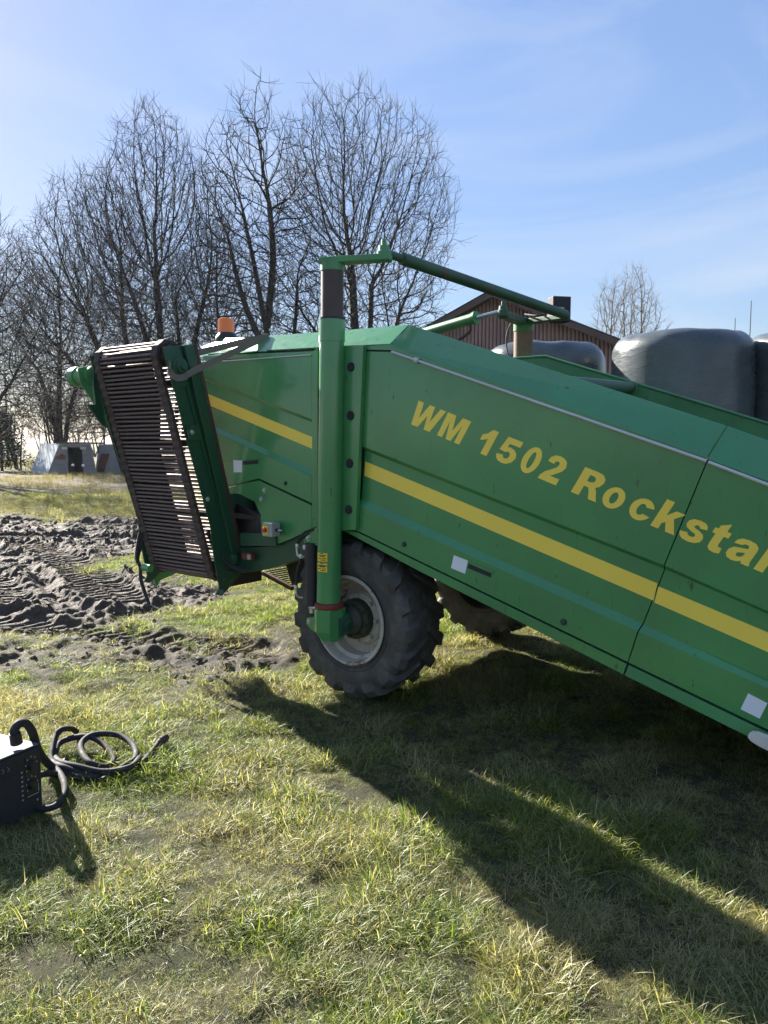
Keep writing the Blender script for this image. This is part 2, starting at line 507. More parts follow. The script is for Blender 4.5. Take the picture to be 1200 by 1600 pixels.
def mud_mask(x, y):
    n = fbm(x, y, 0.9, 5, 3)
    m = np.zeros_like(x)
    for a, b, r, st in (((-16, 15.0), (-3.2, 12.8), 2.3, 1.0), ((-14, 11.6), (-4.6, 10.4), 1.8, 1.0), ((-8.5, 9.8), (-3.3, 7.9), 1.45, 1.0), ((-7, 7.2), (-2.9, 7.0), 0.9, 1.0),
                        ((-3.4, 6.9), (-1.2, 5.55), 0.5, 0.68), ((-2.2, 5.0), (-0.9, 4.9), 0.30, 0.35), ((-3.6, 5.5), (-2.0, 5.6), 0.40, 0.58)):
        d, _, _ = seg_dist(x, y, a, b)
        m = np.maximum(m, st * sstep(1.45, 0.65, d / r + (n - 0.5) * 1.6))
    gd = np.hypot((x + 3.0) / 1.0, (y - 9.9) / 0.95)
    m = m * sstep(0.6, 1.15, gd + (n - 0.5) * 0.8)
    return m
TRACKS = [
    ([(-6.3, 12.6), (-5.0, 11.2), (-4.2, 10.1), (-3.5, 9.0), (-2.95, 8.1), (-2.6, 7.5)], 0.27, 0.066),
    ([(-7.4, 11.4), (-5.6, 9.9), (-4.5, 8.6), (-3.7, 7.4)], 0.27, 0.055),
    ([(-12, 13.2), (-8, 13.0), (-5, 12.6), (-3, 12.0)], 0.33, 0.07),
    ([(-14, 16.0), (-8, 15.4), (-4.5, 14.6)], 0.33, 0.06),
    ([(-7, 7.6), (-5.0, 7.2), (-3.4, 6.6), (-2.0, 6.1), (-1.0, 5.7)], 0.24, 0.028),
]
def height(x, y):
    m = mud_mask(x, y)
    h = (fbm(x, y, 1.2, 4, 21) - 0.5) * 0.06 + (fbm(x, y, 6, 3, 31) - 0.5) * 0.042
    flat = sstep(0.9, 0.2, np.hypot(x - 0.1, y - 4.8))
    h = h * (1 - 0.6 * flat)
    cl = fbm(x, y, 3.2, 5, 41, 0.6)
    billow = np.abs(cl - 0.5) * 2
    h = h + m * ((cl - 0.5) * 0.15 + billow * 0.07 - 0.03 + (fbm(x, y, 11, 4, 47, .65) - 0.5) * 0.085 + np.abs(fbm(x, y, 6, 3, 49) - .5) * .09)
    for pts, hw, amp in TRACKS:
        acc = 0.0
        best = np.full(x.shape, 9.0); al = np.zeros_like(x); sd_ = np.zeros_like(x)
        for a, b in zip(pts[:-1], pts[1:]):
            d, t, s_ = seg_dist(x, y, a, b)
            u = d < best
            best = np.where(u, d, best); al = np.where(u, acc + t, al); sd_ = np.where(u, s_, sd_)
            acc += math.hypot(b[0] - a[0], b[1] - a[1])
        inside = sstep(hw + 0.05, hw - 0.05, best)
        ph = al / 0.155 - np.abs(sd_) * 3.0 + np.sign(sd_) * 0.25 + (fbm(x, y, 5, 2, 55) - 0.5) * 0.7
        lug = np.clip(np.sin(ph * 2 * np.pi) * 1.6, -1, 1)
        berm = np.exp(-((best - hw - 0.09) / 0.09) ** 2) * (0.4 + fbm(x, y, 4, 3, 61))
        k = 0.35 + 0.65 * np.clip(m * 1.5, 0, 1)
        h = h * (1 - 0.85 * inside * k) + k * (inside * (lug * amp * 0.75 - amp * 0.8) + berm * amp * 1.3)
    return h
def track_inside(x, y):
    r = np.zeros_like(x)
    for pts, hw, amp in TRACKS[:3]:
        for a, b in zip(pts[:-1], pts[1:]):
            d, _, _ = seg_dist(x, y, a, b); r = np.maximum(r, sstep(hw + .05, hw - .05, d))
    return r
def H1(x, y):
    return float(height(np.array([float(x)]), np.array([float(y)]))[0])

def axis_pts(parts):
    out = [parts[0][0]]
    for a, b, st in parts:
        n = max(1, int(round((b - a) / st)))
        out += list(a + (b - a) * (np.arange(1, n + 1) / n))
    return np.array(out)
gx = np.concatenate([-np.geomspace(900, 9.0, 34), axis_pts([(-8.95, -5.4, 0.05), (-5.4, 2.2, 0.024), (2.2, 5, 0.07)]), np.geomspace(5.2, 900, 34)])
gy = np.concatenate([-np.geomspace(60, 1.0, 14), axis_pts([(-0.9, 1.7, 0.1), (1.7, 11, 0.024), (11, 18, 0.045)]), np.geomspace(18.3, 1500, 70)])
GX, GY = np.meshgrid(gx, gy)
GZ = height(GX, GY)
GZ = GZ * sstep(400, 60, np.hypot(GX, GY))
gv = np.stack([GX, GY, GZ], -1).reshape(-1, 3)
ny, nx = GX.shape
ii = (np.arange(ny - 1)[:, None] * nx + np.arange(nx - 1)[None, :]).ravel()
gq = np.stack([ii, ii + 1, ii + nx + 1, ii + nx], -1)
gme = np_mesh('ground', gv, gq, M['ground'])
a1 = gme.attributes.new('mud', 'FLOAT', 'POINT'); a1.data.foreach_set('value', mud_mask(GX, GY).ravel().astype(np.float32))
a2 = gme.attributes.new('far', 'FLOAT', 'POINT'); a2.data.foreach_set('value', sstep(14, 22, GY + (fbm(GX, GY, 0.3, 3, 5) - 0.5) * 6).ravel().astype(np.float32))
ground = link(bpy.data.objects.new('ground', gme))
ground['kind'] = 'structure'

# ------------------------------------------------------------------ the machine
MC = empty('stone_separator', ORG, ROTZ)
tag(MC, 'large green trailed farm machine with yellow stripes and a folded slatted conveyor', 'farm machine')
B = 0.10

def P(px, py, o=B):
    return L_out(px, py, o)
def lerp(a, b, t):
    return a + (b - a) * t
def extend(a, b, s):
    t = (s - a.x) / (b.x - a.x)
    return a + (b - a) * t
def offs(p, o):
    return Vector((p.x, o, p.z))
def strip_sheet(name, rows, mat, parent=MC, th=0.004, bevel=0.0):
    """rows: list of (left point, right point) from top to bottom, a pressed sheet with real thickness"""
    mb = MB()
    n = len(rows)
    f = [p for r in rows for p in r]
    bk = [Vector((p.x, p.y - th, p.z)) for p in f]
    fs = []
    N = 2 * n
    for i in range(n - 1):
        fs.append((2 * i, 2 * i + 1, 2 * i + 3, 2 * i + 2))
        fs.append((N + 2 * i, N + 2 * i + 2, N + 2 * i + 3, N + 2 * i + 1))
        fs.append((2 * i, 2 * i + 2, N + 2 * i + 2, N + 2 * i))
        fs.append((2 * i + 1, N + 2 * i + 1, N + 2 * i + 3, 2 * i + 3))
    fs.append((0, N, N + 1, 1)); fs.append((N - 2, N - 1, 2 * N - 1, 2 * N - 2))
    mb.add(f + bk, fs)
    return mb.build(name, mat, parent, bevel=bevel)

S_END = -3.1
# pressed ribs: lines across panel one (left px, seam px)
def row(lp, rp, o):
    a, b = P(*lp), P(*rp)
    return (offs(a, o), offs(b, o))
D = 0.028
panel = MB()
top = [offs(P(568, 549), B), offs(P(611, 550), B), offs(P(1103, 722), B)]
rows1 = [row((566, 697), (1037, 883), B), row((566, 704), (1035, 890), B - D), row((561, 779), (1001, 976), B - D),
         row((559.5, 790), (996, 986), B), row((556, 828), (980.5, 1034), B)]
vs = top + [p for r in rows1 for p in r]
fs = [(0, 1, 2, 4, 3)] + [(3 + 2 * i, 4 + 2 * i, 6 + 2 * i, 5 + 2 * i) for i in range(4)]
n0 = len(vs)
bvs = [Vector((p.x, p.y - 0.004, p.z)) for p in vs]
panel.add(vs + bvs, fs + [tuple(n0 + k for k in reversed(f)) for f in fs]
          + [(0, 3, n0 + 3, n0), (3, 5, n0 + 5, n0 + 3), (5, 7, n0 + 7, n0 + 5), (7, 9, n0 + 9, n0 + 7), (9, 11, n0 + 11, n0 + 9),
             (9 + 2, 12, n0 + 12, n0 + 11), (0, n0, n0 + 1, 1), (1, n0 + 1, n0 + 2, 2), (2, n0 + 2, n0 + 4, 4), (4, n0 + 4, n0 + 6, 6), (6, n0 + 6, n0 + 8, 8), (8, n0 + 8, n0 + 10, 10), (10, n0 + 10, n0 + 12, 12)])
panel1 = panel.build('side_panel', M['green'], MC)
# panel two, beyond the seam
def row2(lp, rp, o):
    a = P(*lp); b = extend(P(*lp), P(*rp), S_END)
    return (offs(a, o), offs(b, o))
panel2 = strip_sheet('side_panel', [row2((1104.9, 723), (1200, 760), B), row2((1038.8, 883.8), (1200, 955), B), row2((1036.8, 890.8), (1200, 962), B - D),
                                    row2((1002.8, 977), (1200, 1066), B - D), row2((997.8, 987), (1200, 1076), B), row2((982.2, 1035), (1200, 1140), B)], M['green'])
# rear panel left of the post
panel3 = strip_sheet('rear_side_panel', [row((318, 566), (487, 556), B), row((320, 590), (487, 655), B), row((320.5, 596), (487, 661), B - D * .8),
                                         row((336, 668), (487, 736), B - D * .8), row((337, 675), (487, 744), B),
                                         row((348, 762), (404, 748), B)], M['green'])
mbp = MB(); mbp.prism([offs(P(x, y), B) for x, y in ((307, 661.7), (487, 744.3), (487, 786), (404.5, 747.5), (349, 761))], (0, -0.004, 0))
# the lower triangle of the rear panel closes the same sheet
rear_low = mbp.build('rear_lower_panel', M['green'], MC)
# remove the sliver drawn twice: keep the sheet's last row above the triangle
panel3.data.clear_geometry()
mb = MB()
seq = [row((300, 567), (487, 556), B), row((300, 582.5), (487, 655), B), row((300, 588.5), (487, 661), B - D * .8),
       row((306, 654.5), (487, 736), B - D * .8), row((307, 661.5), (487, 744), B)]
N = 10
f = [p for r in seq for p in r]; bk = [Vector((p.x, p.y - .004, p.z)) for p in f]
fsq = []
for i in range(4):
    fsq += [(2 * i, 2 * i + 1, 2 * i + 3, 2 * i + 2), (N + 2 * i, N + 2 * i + 2, N + 2 * i + 3, N + 2 * i + 1), (2 * i, 2 * i + 2, N + 2 * i + 2, N + 2 * i), (2 * i + 1, N + 2 * i + 1, N + 2 * i + 3, 2 * i + 3)]
fsq += [(0, N, N + 1, 1), (8, 9, N + 9, N + 8)]
panel3.data.from_pydata([tuple(p) for p in f + bk], [], fsq)
panel3.data.materials.clear(); panel3.data.materials.append(M['green'])

def plate(name, pts, o, th, mat, parent=MC, bevel=0.002):
    mb = MB(); mb.prism([L_out(x, y, o) for x, y in pts], (0, -th, 0))
    return mb.build(name, mat, parent, bevel=bevel)

# yellow stripes
ST = B - D + 0.0012
def stripe(parent, pts, out):
    mb = MB(); mb.prism([offs(P(x, y), out) for x, y in pts], (0, -0.0009, 0))
    return mb.build('yellow_stripe', M['yellow'], parent)
stripe(panel1, ((566.5, 721), (1024.5, 913), (1018, 940), (565, 743.5)), ST)
mb = MB(); a = extend(P(1026, 917.5), P(1200, 991), S_END); b_ = extend(P(1019.5, 943), P(1200, 1022), S_END)
mb.prism([offs(P(1026, 917.5), ST), offs(a, ST), offs(b_, ST), offs(P(1019.5, 943), ST)], (0, -0.0009, 0)); mb.build('yellow_stripe', M['yellow'], panel2)
stripe(panel3, ((305, 608.5), (487, 684), (487, 702.5), (306, 626)), B - D * .8 + 0.0012)

# side wall behind the panels, from the rear end to the front
KINK = P(611, 545)
wall_low = [P(345, 760), P(487, 826), P(534, 829), P(655, 890), P(974, 1054)]
lowfar = extend(P(655, 890), P(974, 1054), S_END)
wall_up = [P(318, 552), P(538, 541), P(611, 537), P(1104, 716)]
upfar = extend(P(611, 541), P(1104, 716), S_END)
core = [offs(p, B - 0.012 - D) for p in wall_up + [upfar, lowfar] + wall_low[::-1]]
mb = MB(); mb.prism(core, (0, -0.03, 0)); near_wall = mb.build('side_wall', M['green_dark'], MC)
# frame strip under the rolled flange
mb = MB()
mb.prism([offs(p, B + 0.004) for p in (P(568, 541), P(611, 538), P(1104, 713), P(1104, 719), P(611, 547), P(568, 546.5))], (0, -0.03, 0))
mb.build('upper_frame_strip', M['green'], MC, bevel=0.002)
mb = MB()
mb.prism([offs(p, B + 0.004) for p in (P(318, 556), P(488, 549), P(497, 545), P(497, 830), P(488, 826), P(488, 555.5), P(318, 563))], (0, -0.03, 0))
mb.build('rear_frame_strip', M['green'], MC, bevel=0.002)
# bright edge strip
mb = MB(); a, b_ = P(612, 549.5, B + .012), P(1104, 720.5, B + .012)
mb.tube([a, lerp(a, b_, .5), b_], 0.0075, 8); mb.tube([P(1107, 722, B + .012), extend(P(1107, 722, B + .012), P(1200, 757.5, B + .012), S_END)], 0.0075, 8)
mb.tube([P(330, 565.5, B + .008), P(486, 554.5, B + .008)], 0.004, 8)
mb.build('edge_strip', M['chrome'], MC, smooth=40)
mb = MB(); mb.tube([P(648, 562, B + .012), P(654, 564, B + .012)], 0.016, 8); mb.build('strip_clip', M['chrome'], MC)

# rolled top flange: leans in over the hopper
FO = B - 0.15
def flange(name, low, up, mat=M['green'], oo=FO, th=0.006):
    lo = [offs(p, B + 0.006) for p in low]
    mb = MB()
    n = len(lo)
    vec = Vector((0, -th, -th))
    vs = lo + up + [p + vec for p in lo] + [p + vec for p in up]
    fs = []
    for i in range(n - 1):
        fs += [(i, i + 1, n + i + 1, n + i), (2 * n + i, 3 * n + i, 3 * n + i + 1, 2 * n + i + 1), (i, 2 * n + i, 2 * n + i + 1, i + 1), (n + i, n + i + 1, 3 * n + i + 1, 3 * n + i)]
    fs += [(0, n, 3 * n, 2 * n), (n - 1, 3 * n - 1, 4 * n - 1, 2 * n - 1)]
    mb.add(vs, fs)
    return mb.build(name, mat, MC, bevel=0.002)
flange('top_flange', [P(417, 547), P(538, 540.5), P(610.5, 537.5)], [P(406, 525.5, FO), P(524, 517, FO), P(639, 507, FO)])
flange('top_flange', [P(611.5, 540), P(1103.5, 716)], [P(640, 507.2, FO), P(1134, 664.6, FO)])
flange('top_flange', [P(1106, 717), extend(P(1106, 717), P(1200, 752), S_END)], [P(1137, 665.6, FO), extend(P(1137, 665.6, FO), P(1200, 688, FO), S_END)])
# end of the flange, turned towards the rear
ep = [P(401, 528, FO), P(404, 548, B), P(312, 558.5, B), L_out(314, 543, -0.28), L_out(350, 529, -0.22)]
mb = MB(); mb.prism(ep, (0.003, -0.006, -0.004)); mb.build('rear_corner_flange', M['green'], MC)
mb = MB(); mb.prism([P(402, 525.5, FO + .01), P(408, 526, FO + .01), P(418, 548.5, B + .009), P(403, 549.5, B + .009)], (0, -0.01, 0)); mb.build('corner_gusset', M['green'], MC)

# lower fold below the panels
mb = MB()
mb.prism([offs(p, B - 0.004) for p in (P(535, 829), P(556, 831), P(979, 1038), P(973, 1054.5), P(648, 889.5))], (0, -0.05, 0)); mb.build('lower_skirt', M['green'], MC, bevel=0.003)
mb = MB()
mb.prism([offs(p, B - 0.004) for p in (P(981.5, 1039.5), extend(P(981.5, 1039.5), P(1200, 1146), S_END), extend(P(975.5, 1056), P(1167, 1151), S_END), P(975.5, 1056))], (0, -0.05, 0)); mb.build('lower_skirt', M['green_old'], MC, bevel=0.003)

# plate with its four holes beside the post
PO = B + 0.035
pp = plate('post_plate', ((530, 541.5), (567.5, 540), (555.5, 828), (528, 830)), PO, 0.03, M['green'], bevel=0.003)
for x, y in ((548, 573.5), (547.5, 649.5), (546, 724), (544.5, 796.5)):
    c = L_out(x, y, PO + .0022)
    mb = MB(); mb.lathe([(0.0001, 0.0), (0.022, 0.0), (0.026, 0.0014), (0.028, 0.0), (0.028, -0.006)], 24, c); mb.build('plate_hole', M['inside_blue'], pp, smooth=30)

# ------------------------------------------------------------------ near steering post
PA = 0.175
pt = L_out(519, 500, PA); pb = L_out(513.5, 940, PA); psl = L_out(519.3, 424, PA); pcap = L_out(519.5, 411, PA)
mb = MB(); mb.tube([pb, lerp(pb, pt, .3), lerp(pb, pt, .93)], 0.0735, 32)
mb.tube([lerp(pb, pt, .925), pt], 0.0775, 32)
post = mb.build('steering_post', M['green'], MC, smooth=40)
mb = MB(); mb.tube([pt - Vector((0, 0, .02)), psl], 0.0665, 32); mb.build('post_sleeve', M['sleeve'], post, smooth=40)
mb = MB(); mb.tube([pt + Vector((0, 0, .001)), pt + Vector((0, 0, .01))], 0.079, 32); mb.build('wiper_ring', M['black'], post, smooth=40)
mb = MB(); mb.tube([psl, pcap], 0.070, 32); mb.build('post_cap', M['green_old'], post, smooth=40)
mb = MB(); w1 = lerp(pb, pt, .135); mb.tube([w1, w1 + Vector((0, 0, .006))], 0.0758, 32); mb.build('weld_ring', M['green'], post, smooth=40)
mb = MB(); r0 = L_out(514, 945, PA); mb.lathe([(0.05, -.018), (0.082, -.018), (0.088, -.008), (0.088, .008), (0.078, .016), (0.05, .016)], 32, r0, 'Z'); mb.build('red_seal_ring', M['red'], post, smooth=50)
# housing and knuckle arm
hz1 = L_out(514, 950, PA); hz2 = L_out(514, 999, PA)
hs = hz1.x
mb = MB()
oct_ = [(-.082, -.03), (-.06, .066), (.03, .084), (.075, .05), (.085, -.03), (.06, -.08), (-.07, -.08)]
def ring(z, k, dx=0): return [Vector((hs + dx + x * k, PA + y * k, z)) for x, y in oct_]
z0 = hz1.z + .004; z3 = hz2.z
rg = [ring(z0, .93), ring(z0 - .012, 1.0), ring(z3 + .055, 1.0), ring(z3, .72, -.02)]
n = len(oct_); vs = [p for r_ in rg for p in r_]; fs = [tuple(range(n)), tuple(reversed(range(3 * n, 4 * n)))]
for i in range(3):
    fs += [(i * n + j, (i + 1) * n + j, (i + 1) * n + (j + 1) % n, i * n + (j + 1) % n) for j in range(n)]
mb.add(vs, fs); housing = mb.build('post_foot', M['green'], MC, bevel=0.006)
WS, WZ = L_out(545, 980, 0.07).x, 0.503
bm = bmesh.new()
for a, c, r_ in ((Vector((hs - .03, PA - .02, z0 - .12)), None, .075), (Vector((WS + .02, 0.085, WZ)), None, .062)):
    for k in range(14):
        t = 2 * math.pi * k / 14
        for dy in (-.025, .02):
            bm.verts.new(a + Vector((r_ * math.cos(t), dy, r_ * math.sin(t))))
res = bmesh.ops.convex_hull(bm, input=bm.verts)
me = bpy.data.meshes.new('knuckle_arm'); bm.to_mesh(me); bm.free(); me.materials.append(M['green_dark'])
link(bpy.data.objects.new('knuckle_arm', me), MC)

# lifting cylinder with hoses and brackets
co = 0.17
cs = P(487, 860, co).x
zt, zb = L_out(487, 848, co).z, L_out(487, 945, co).z
mb = MB(); mb.tube([(cs, co, zb), (cs, co, zt)], 0.042, 24); cyl = mb.build('lift_cylinder', M['black'], MC, smooth=40)
mb = MB(); mb.tube([(cs, co, zb - .05), (cs, co, zb)], 0.018, 16); mb.build('piston_rod', M['steel'], cyl, smooth=40)
mb = MB(); g = L_out(484, 949, co + .02); g2 = L_out(494, 950, co + .02); mb.tube([g, g2], .011, 10); mb.build('rod_pin', M['steel'], cyl, smooth=40)
mb = MB(); mb.tube([(cs, co, zt - .12), (cs, co, zt - .10)], 0.045, 24); mb.build('cylinder_band', M['black'], cyl, smooth=40)
plate('cylinder_bracket', ((497, 823), (497, 853), (474, 850), (474, 838), (480, 830)), co + .012, 0.03, M['green'], bevel=0.003)
plate('cylinder_bracket', ((497, 964), (497, 992), (486, 984), (478, 975), (479, 965)), co + .012, 0.03, M['green'], bevel=0.003)
def bolt(px, py, o, r_=0.012, mat='steel', parent=MC, h=.012):
    c = L_out(px, py, o)
    mb = MB(); mb.lathe([(0.0002, h), (r_ * .6, h), (r_, h * .6), (r_, 0)], 6, c); mb.lathe([(r_ * 1.05, .002), (r_ * 1.5, .002), (r_ * 1.5, -.003)], 16, c)
    return mb.build('bolt', M[mat], parent)
bolt(481.5, 840, co + .013, .013); bolt(483, 971, co + .013, .011)
def hose(name, pts, r_, mat='hose', parent=MC, n=6):
    mb = MB(); mb.tube(smooth_path(pts, n), r_, 8); return mb.build(name, M[mat], parent, smooth=60)
hose('hydraulic_hose', [L_out(x, y, o) for x, y, o in ((497, 824, .16), (486, 828, .19), (475, 833, .2), (467, 843, .2), (461, 855, .2))], .008)
hose('hydraulic_hose', [L_out(x, y, o) for x, y, o in ((495, 829, .15), (483, 834, .18), (472, 842, .19), (464, 852, .19))], .006)
hose('hydraulic_hose', [L_out(x, y, o) for x, y, o in ((471, 874, .2), (467, 884, .2), (463.5, 900, .2), (462.5, 917, .2))], .010)
hose('hose_fitting', [L_out(x, y, o) for x, y, o in ((464, 852, .2), (464, 860, .2), (466, 868, .2), (473, 870, .2), (478, 869, .18))], .008, 'steel')
hose('hose_fitting', [L_out(x, y, o) for x, y, o in ((462.5, 916, .2), (463, 926, .2), (466, 932, .19), (473, 934, .17))], .0075, 'steel')
for x, y in ((464.5, 853), (476, 855), (470.5, 869), (462.5, 918)):
    c = L_out(x, y, .205); mb = MB(); mb.lathe([(.0001, .014), (.011, .014), (.013, 0), (.011, -.014), (.0001, -.014)], 10, c, 'Z'); mb.build('hose_coupling', M['steel'], MC)
# warning stickers curved round the post
for (x0, y0, x1, y1) in ((498, 864, 517, 878.5), (498, 880, 517.5, 895)):
    ta, tb_ = L_out(508, y0, PA + .0735).z, L_out(508, y1, PA + .0735).z
    cx = lerp(pb, pt, (ta - pb.z) / (pt.z - pb.z)).x
    rr_ = 0.0749; a0, a1 = R(122), R(63)
    vs = []; K = 8
    for k in range(K + 1):
        t = a0 + (a1 - a0) * k / K
        for z in (ta, tb_):
            vs.append((cx + rr_ * math.cos(t) , PA + rr_ * math.sin(t), z))
    mb = MB(); mb.add(vs, [(2 * k, 2 * k + 1, 2 * k + 3, 2 * k + 2) for k in range(K)])
    st = mb.build('warning_sticker', M['sticker'], post)
    sm = st.modifiers.new('t', 'SOLIDIFY'); sm.thickness = 0.0008
    mb = MB(); rr2 = rr_ + .0011
    hgt = ta - tb_
    for li, (u0, u1, v0, v1) in enumerate(((.35, .6, .06, .14), (.12, .82, .24, .33), (.2, .7, .38, .46), (.1, .45, .58, .66), (.55, .9, .6, .68), (.15, .6, .76, .84), (.02, .98, .0, .03), (.02, .98, .97, 1.))):
        q = []
        for k in range(4):
            t = a0 + (a1 - a0) * (u0 + (u1 - u0) * k / 3)
            q.append([(cx + rr2 * math.cos(t), PA + rr2 * math.sin(t), ta - hgt * v) for v in (v0, v1)])
        for k in range(3):
            mb.add([q[k][0], q[k][1], q[k + 1][1], q[k + 1][0]], [(0, 1, 2, 3)])
    mb.build('sticker_print', M['print'], st)

# ------------------------------------------------------------------ wheels
def make_wheel(name, loc, rz, rm_='rim'):
    w = MB()
    prof = [(.262, -.004), (.268, .006), (.262, .013), (.250, .012), (.243, -.004), (.238, -.045), (.218, -.058), (.214, -.125), (.196, -.140), (.168, -.128), (.15, -.098), (.118, -.085), (.02, -.085),
            (.02, -.092), (.12, -.093), (.16, -.110), (.18, -.150), (.215, -.20), (.235, -.27), (.255, -.318), (.268, -.325), (.262, -.333), (.240, -.325), (.225, -.27)]
    w.lathe(prof, 64, (0, 0, 0), 'Y')
    rim = w.build(name, M[rm_], MC, smooth=35)
    rim.location = loc; rim.rotation_euler = (0, 0, rz); rim.scale = (1.05, 1.05, 1.05)
    t = MB()
    hw = .165
    c = -.16
    prof = [(.250, c + .145), (.262, c + .152), (.285, c + .158), (.33, c + .170), (.375, c + .172), (.41, c + .164), (.432, c + .150), (.442, c + .12), (.447, c + .06), (.448, c), (.447, c - .06), (.442, c - .12),
            (.432, c - .150), (.41, c - .164), (.375, c - .172), (.33, c - .170), (.285, c - .158), (.262, c - .152), (.250, c - .145), (.245, c)]
    t.lathe(prof, 72, (0, 0, 0), 'Y', closed=True)
    for (r_, o) in ((.300, .1625), (.285, .158)):
        t.lathe([(r_ - .004, c + o - .002), (r_, c + o + .004), (r_ + .004, c + o - .001)], 72, (0, 0, 0), 'Y')
    rr = random.Random(5)
    for side in (1, -1):
        for k in range(17):
            p0 = 2 * math.pi * (k + (0.5 if side < 0 else 0)) / 17
            sec = [(.000, .452, 0.0, .026), (.060, .4535, .10, .030), (.115, .450, .18, .036), (.150, .440, .23, .042), (.168, .412, .255, .046), (.171, .385, .26, .038)]
            vs = []
            for i, (wv, rb, dphi, half) in enumerate(sec):
                top_ = (.466, .468, .470, .463, .430, .388)[i] + rr.uniform(-.003, .003)
                wo_ = (0, 0, 0, .005, .012, .003)[i]
                cen = p0 + dphi + rr.uniform(-.008, .008)
                for (ang, rad, ww) in ((-half * 1.25 / .45, rb - .014, 0), (-half * .8 / .45, top_, wo_), (half * .8 / .45, top_, wo_), (half * 1.25 / .45, rb - .014, 0)):
                    a = cen + ang
                    vs.append((rad * math.cos(a), c + side * (wv + ww), rad * math.sin(a)))
            fs = [(0, 1, 2, 3), (20, 23, 22, 21)]
            for i in range(5):
                fs += [(4 * i + j, 4 * i + 4 + j, 4 * i + 4 + (j + 1) % 4, 4 * i + (j + 1) % 4) for j in range(4)]
            t.add(vs, fs)
    ty = t.build('tyre', M['tyre'], rim, smooth=38)
    h = MB()
    h.lathe([(.0001, .012), (.045, .012), (.052, .004), (.085, -.010), (.090, -.030), (.115, -.034), (.119, -.042), (.119, -.086), (.05, -.095), (.0001, -.095)], 40, (0, 0, 0), 'Y')
    hub = h.build('hub', M['hubmat'], rim, smooth=30)
    bb = MB(); bb.lathe([(.0001, .018), (.007, .018), (.011, .014), (.011, 0)], 6); b0 = None
    for k in range(8):
        a = 2 * math.pi * k / 8 + .2
        if b0 is None:
            b0 = bb.build('wheel_bolt', M['hubmat'], rim); o = b0
        else:
            o = bpy.data.objects.new('wheel_bolt', b0.data); link(o, rim)
        o.location = (.102 * math.cos(a), -.034, .102 * math.sin(a))
    n0_ = MB(); n0_.lathe([(.0001, .02), (.010, .02), (.013, .014), (.013, 0)], 6); b0 = None
    for k in range(8):
        a = 2 * math.pi * k / 8
        if b0 is None:
            b0 = n0_.build('wheel_nut', M['rim'], rim); o = b0
        else:
            o = bpy.data.objects.new('wheel_nut', b0.data); link(o, rim)
        o.location = (.136 * math.cos(a), -.091, .136 * math.sin(a))
    return rim
make_wheel('wheel', (WS, 0.07, WZ), R(-2))
FWS = .24
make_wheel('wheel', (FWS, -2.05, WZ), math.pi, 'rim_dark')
# axle gear and cross beam under the body
mb = MB(); mb.tube([(WS, -.13, WZ), (WS, -.34, WZ), (WS, -.42, WZ + .05)], .06, 16); mb.build('wheel_motor', M['inside'], MC, smooth=40)
mb = MB(); mb.tube([(FWS, -1.98, WZ), (FWS, -1.75, WZ)], .06, 16); mb.build('wheel_motor', M['inside'], MC, smooth=40)
mb = MB(); mb.box((.42, -1.0, .98), (.16, 2.2, .12)); mb.build('axle_beam', M['green_grime'], MC, bevel=.006)

# ------------------------------------------------------------------ far side of the hopper
FB = -1.72
fu = [L_out(800, 559.5, FB), L_out(852, 556.5, FB), L_out(992, 598.5, FB)]
fu2 = [L_out(995, 599.5, FB), extend(L_out(852, 556.5, FB), L_out(1200, 662, FB), S_END)]
fk = fu[1]
far_left = Vector((1.35, FB, fk.z))
lo = lambda p, d: Vector((p.x, p.y, p.z - d))
slope = (P(974, 1054).z - P(655, 890).z) / (P(974, 1054).x - P(655, 890).x)
def low_z(s): return P(655, 890).z + slope * (s - P(655, 890).x)
pts = [far_left, fk, fu[2], Vector((fu[2].x, FB, low_z(fu[2].x))), Vector((-.2, FB, low_z(-.2))), Vector((.3, FB, 1.0)), Vector((1.35, FB, 1.0))]
mb = MB(); mb.prism(pts, (0, -.006, 0)); farw = mb.build('far_side_wall', M['green_old'], MC, bevel=.002)
pts = [fu2[0], fu2[1], Vector((S_END, FB, low_z(S_END))), Vector((fu2[0].x, FB, low_z(fu2[0].x)))]
mb = MB(); mb.prism(pts, (0, -.006, 0)); mb.build('far_side_wall', M['green_old'], MC, bevel=.002)
# rolled lip, pressed fold and seam strip on the inside of the far wall
mb = MB()
mb.tube([far_left, fk, fu[2]], .010, 8); mb.tube(fu2, .010, 8)
mb.build('far_top_edge', M['green_old'], MC, smooth=60)
mb = MB(); mb.box((fu[2].x - .01, FB + .008, fu[2].z - .15), (.03, .012, .30)); mb.build('wall_seam_strip', M['green_old'], MC)
# far flange leaning outward-down on the far side
# cross tube over the hopper
mb = MB(); a = L_out(985, 606, FB + .01); mb.tube([a, Vector((a.x - .02, FO - .01, a.z - .05))], .040, 16); mb.build('cross_tube', M['green_grime'], MC, smooth=40)
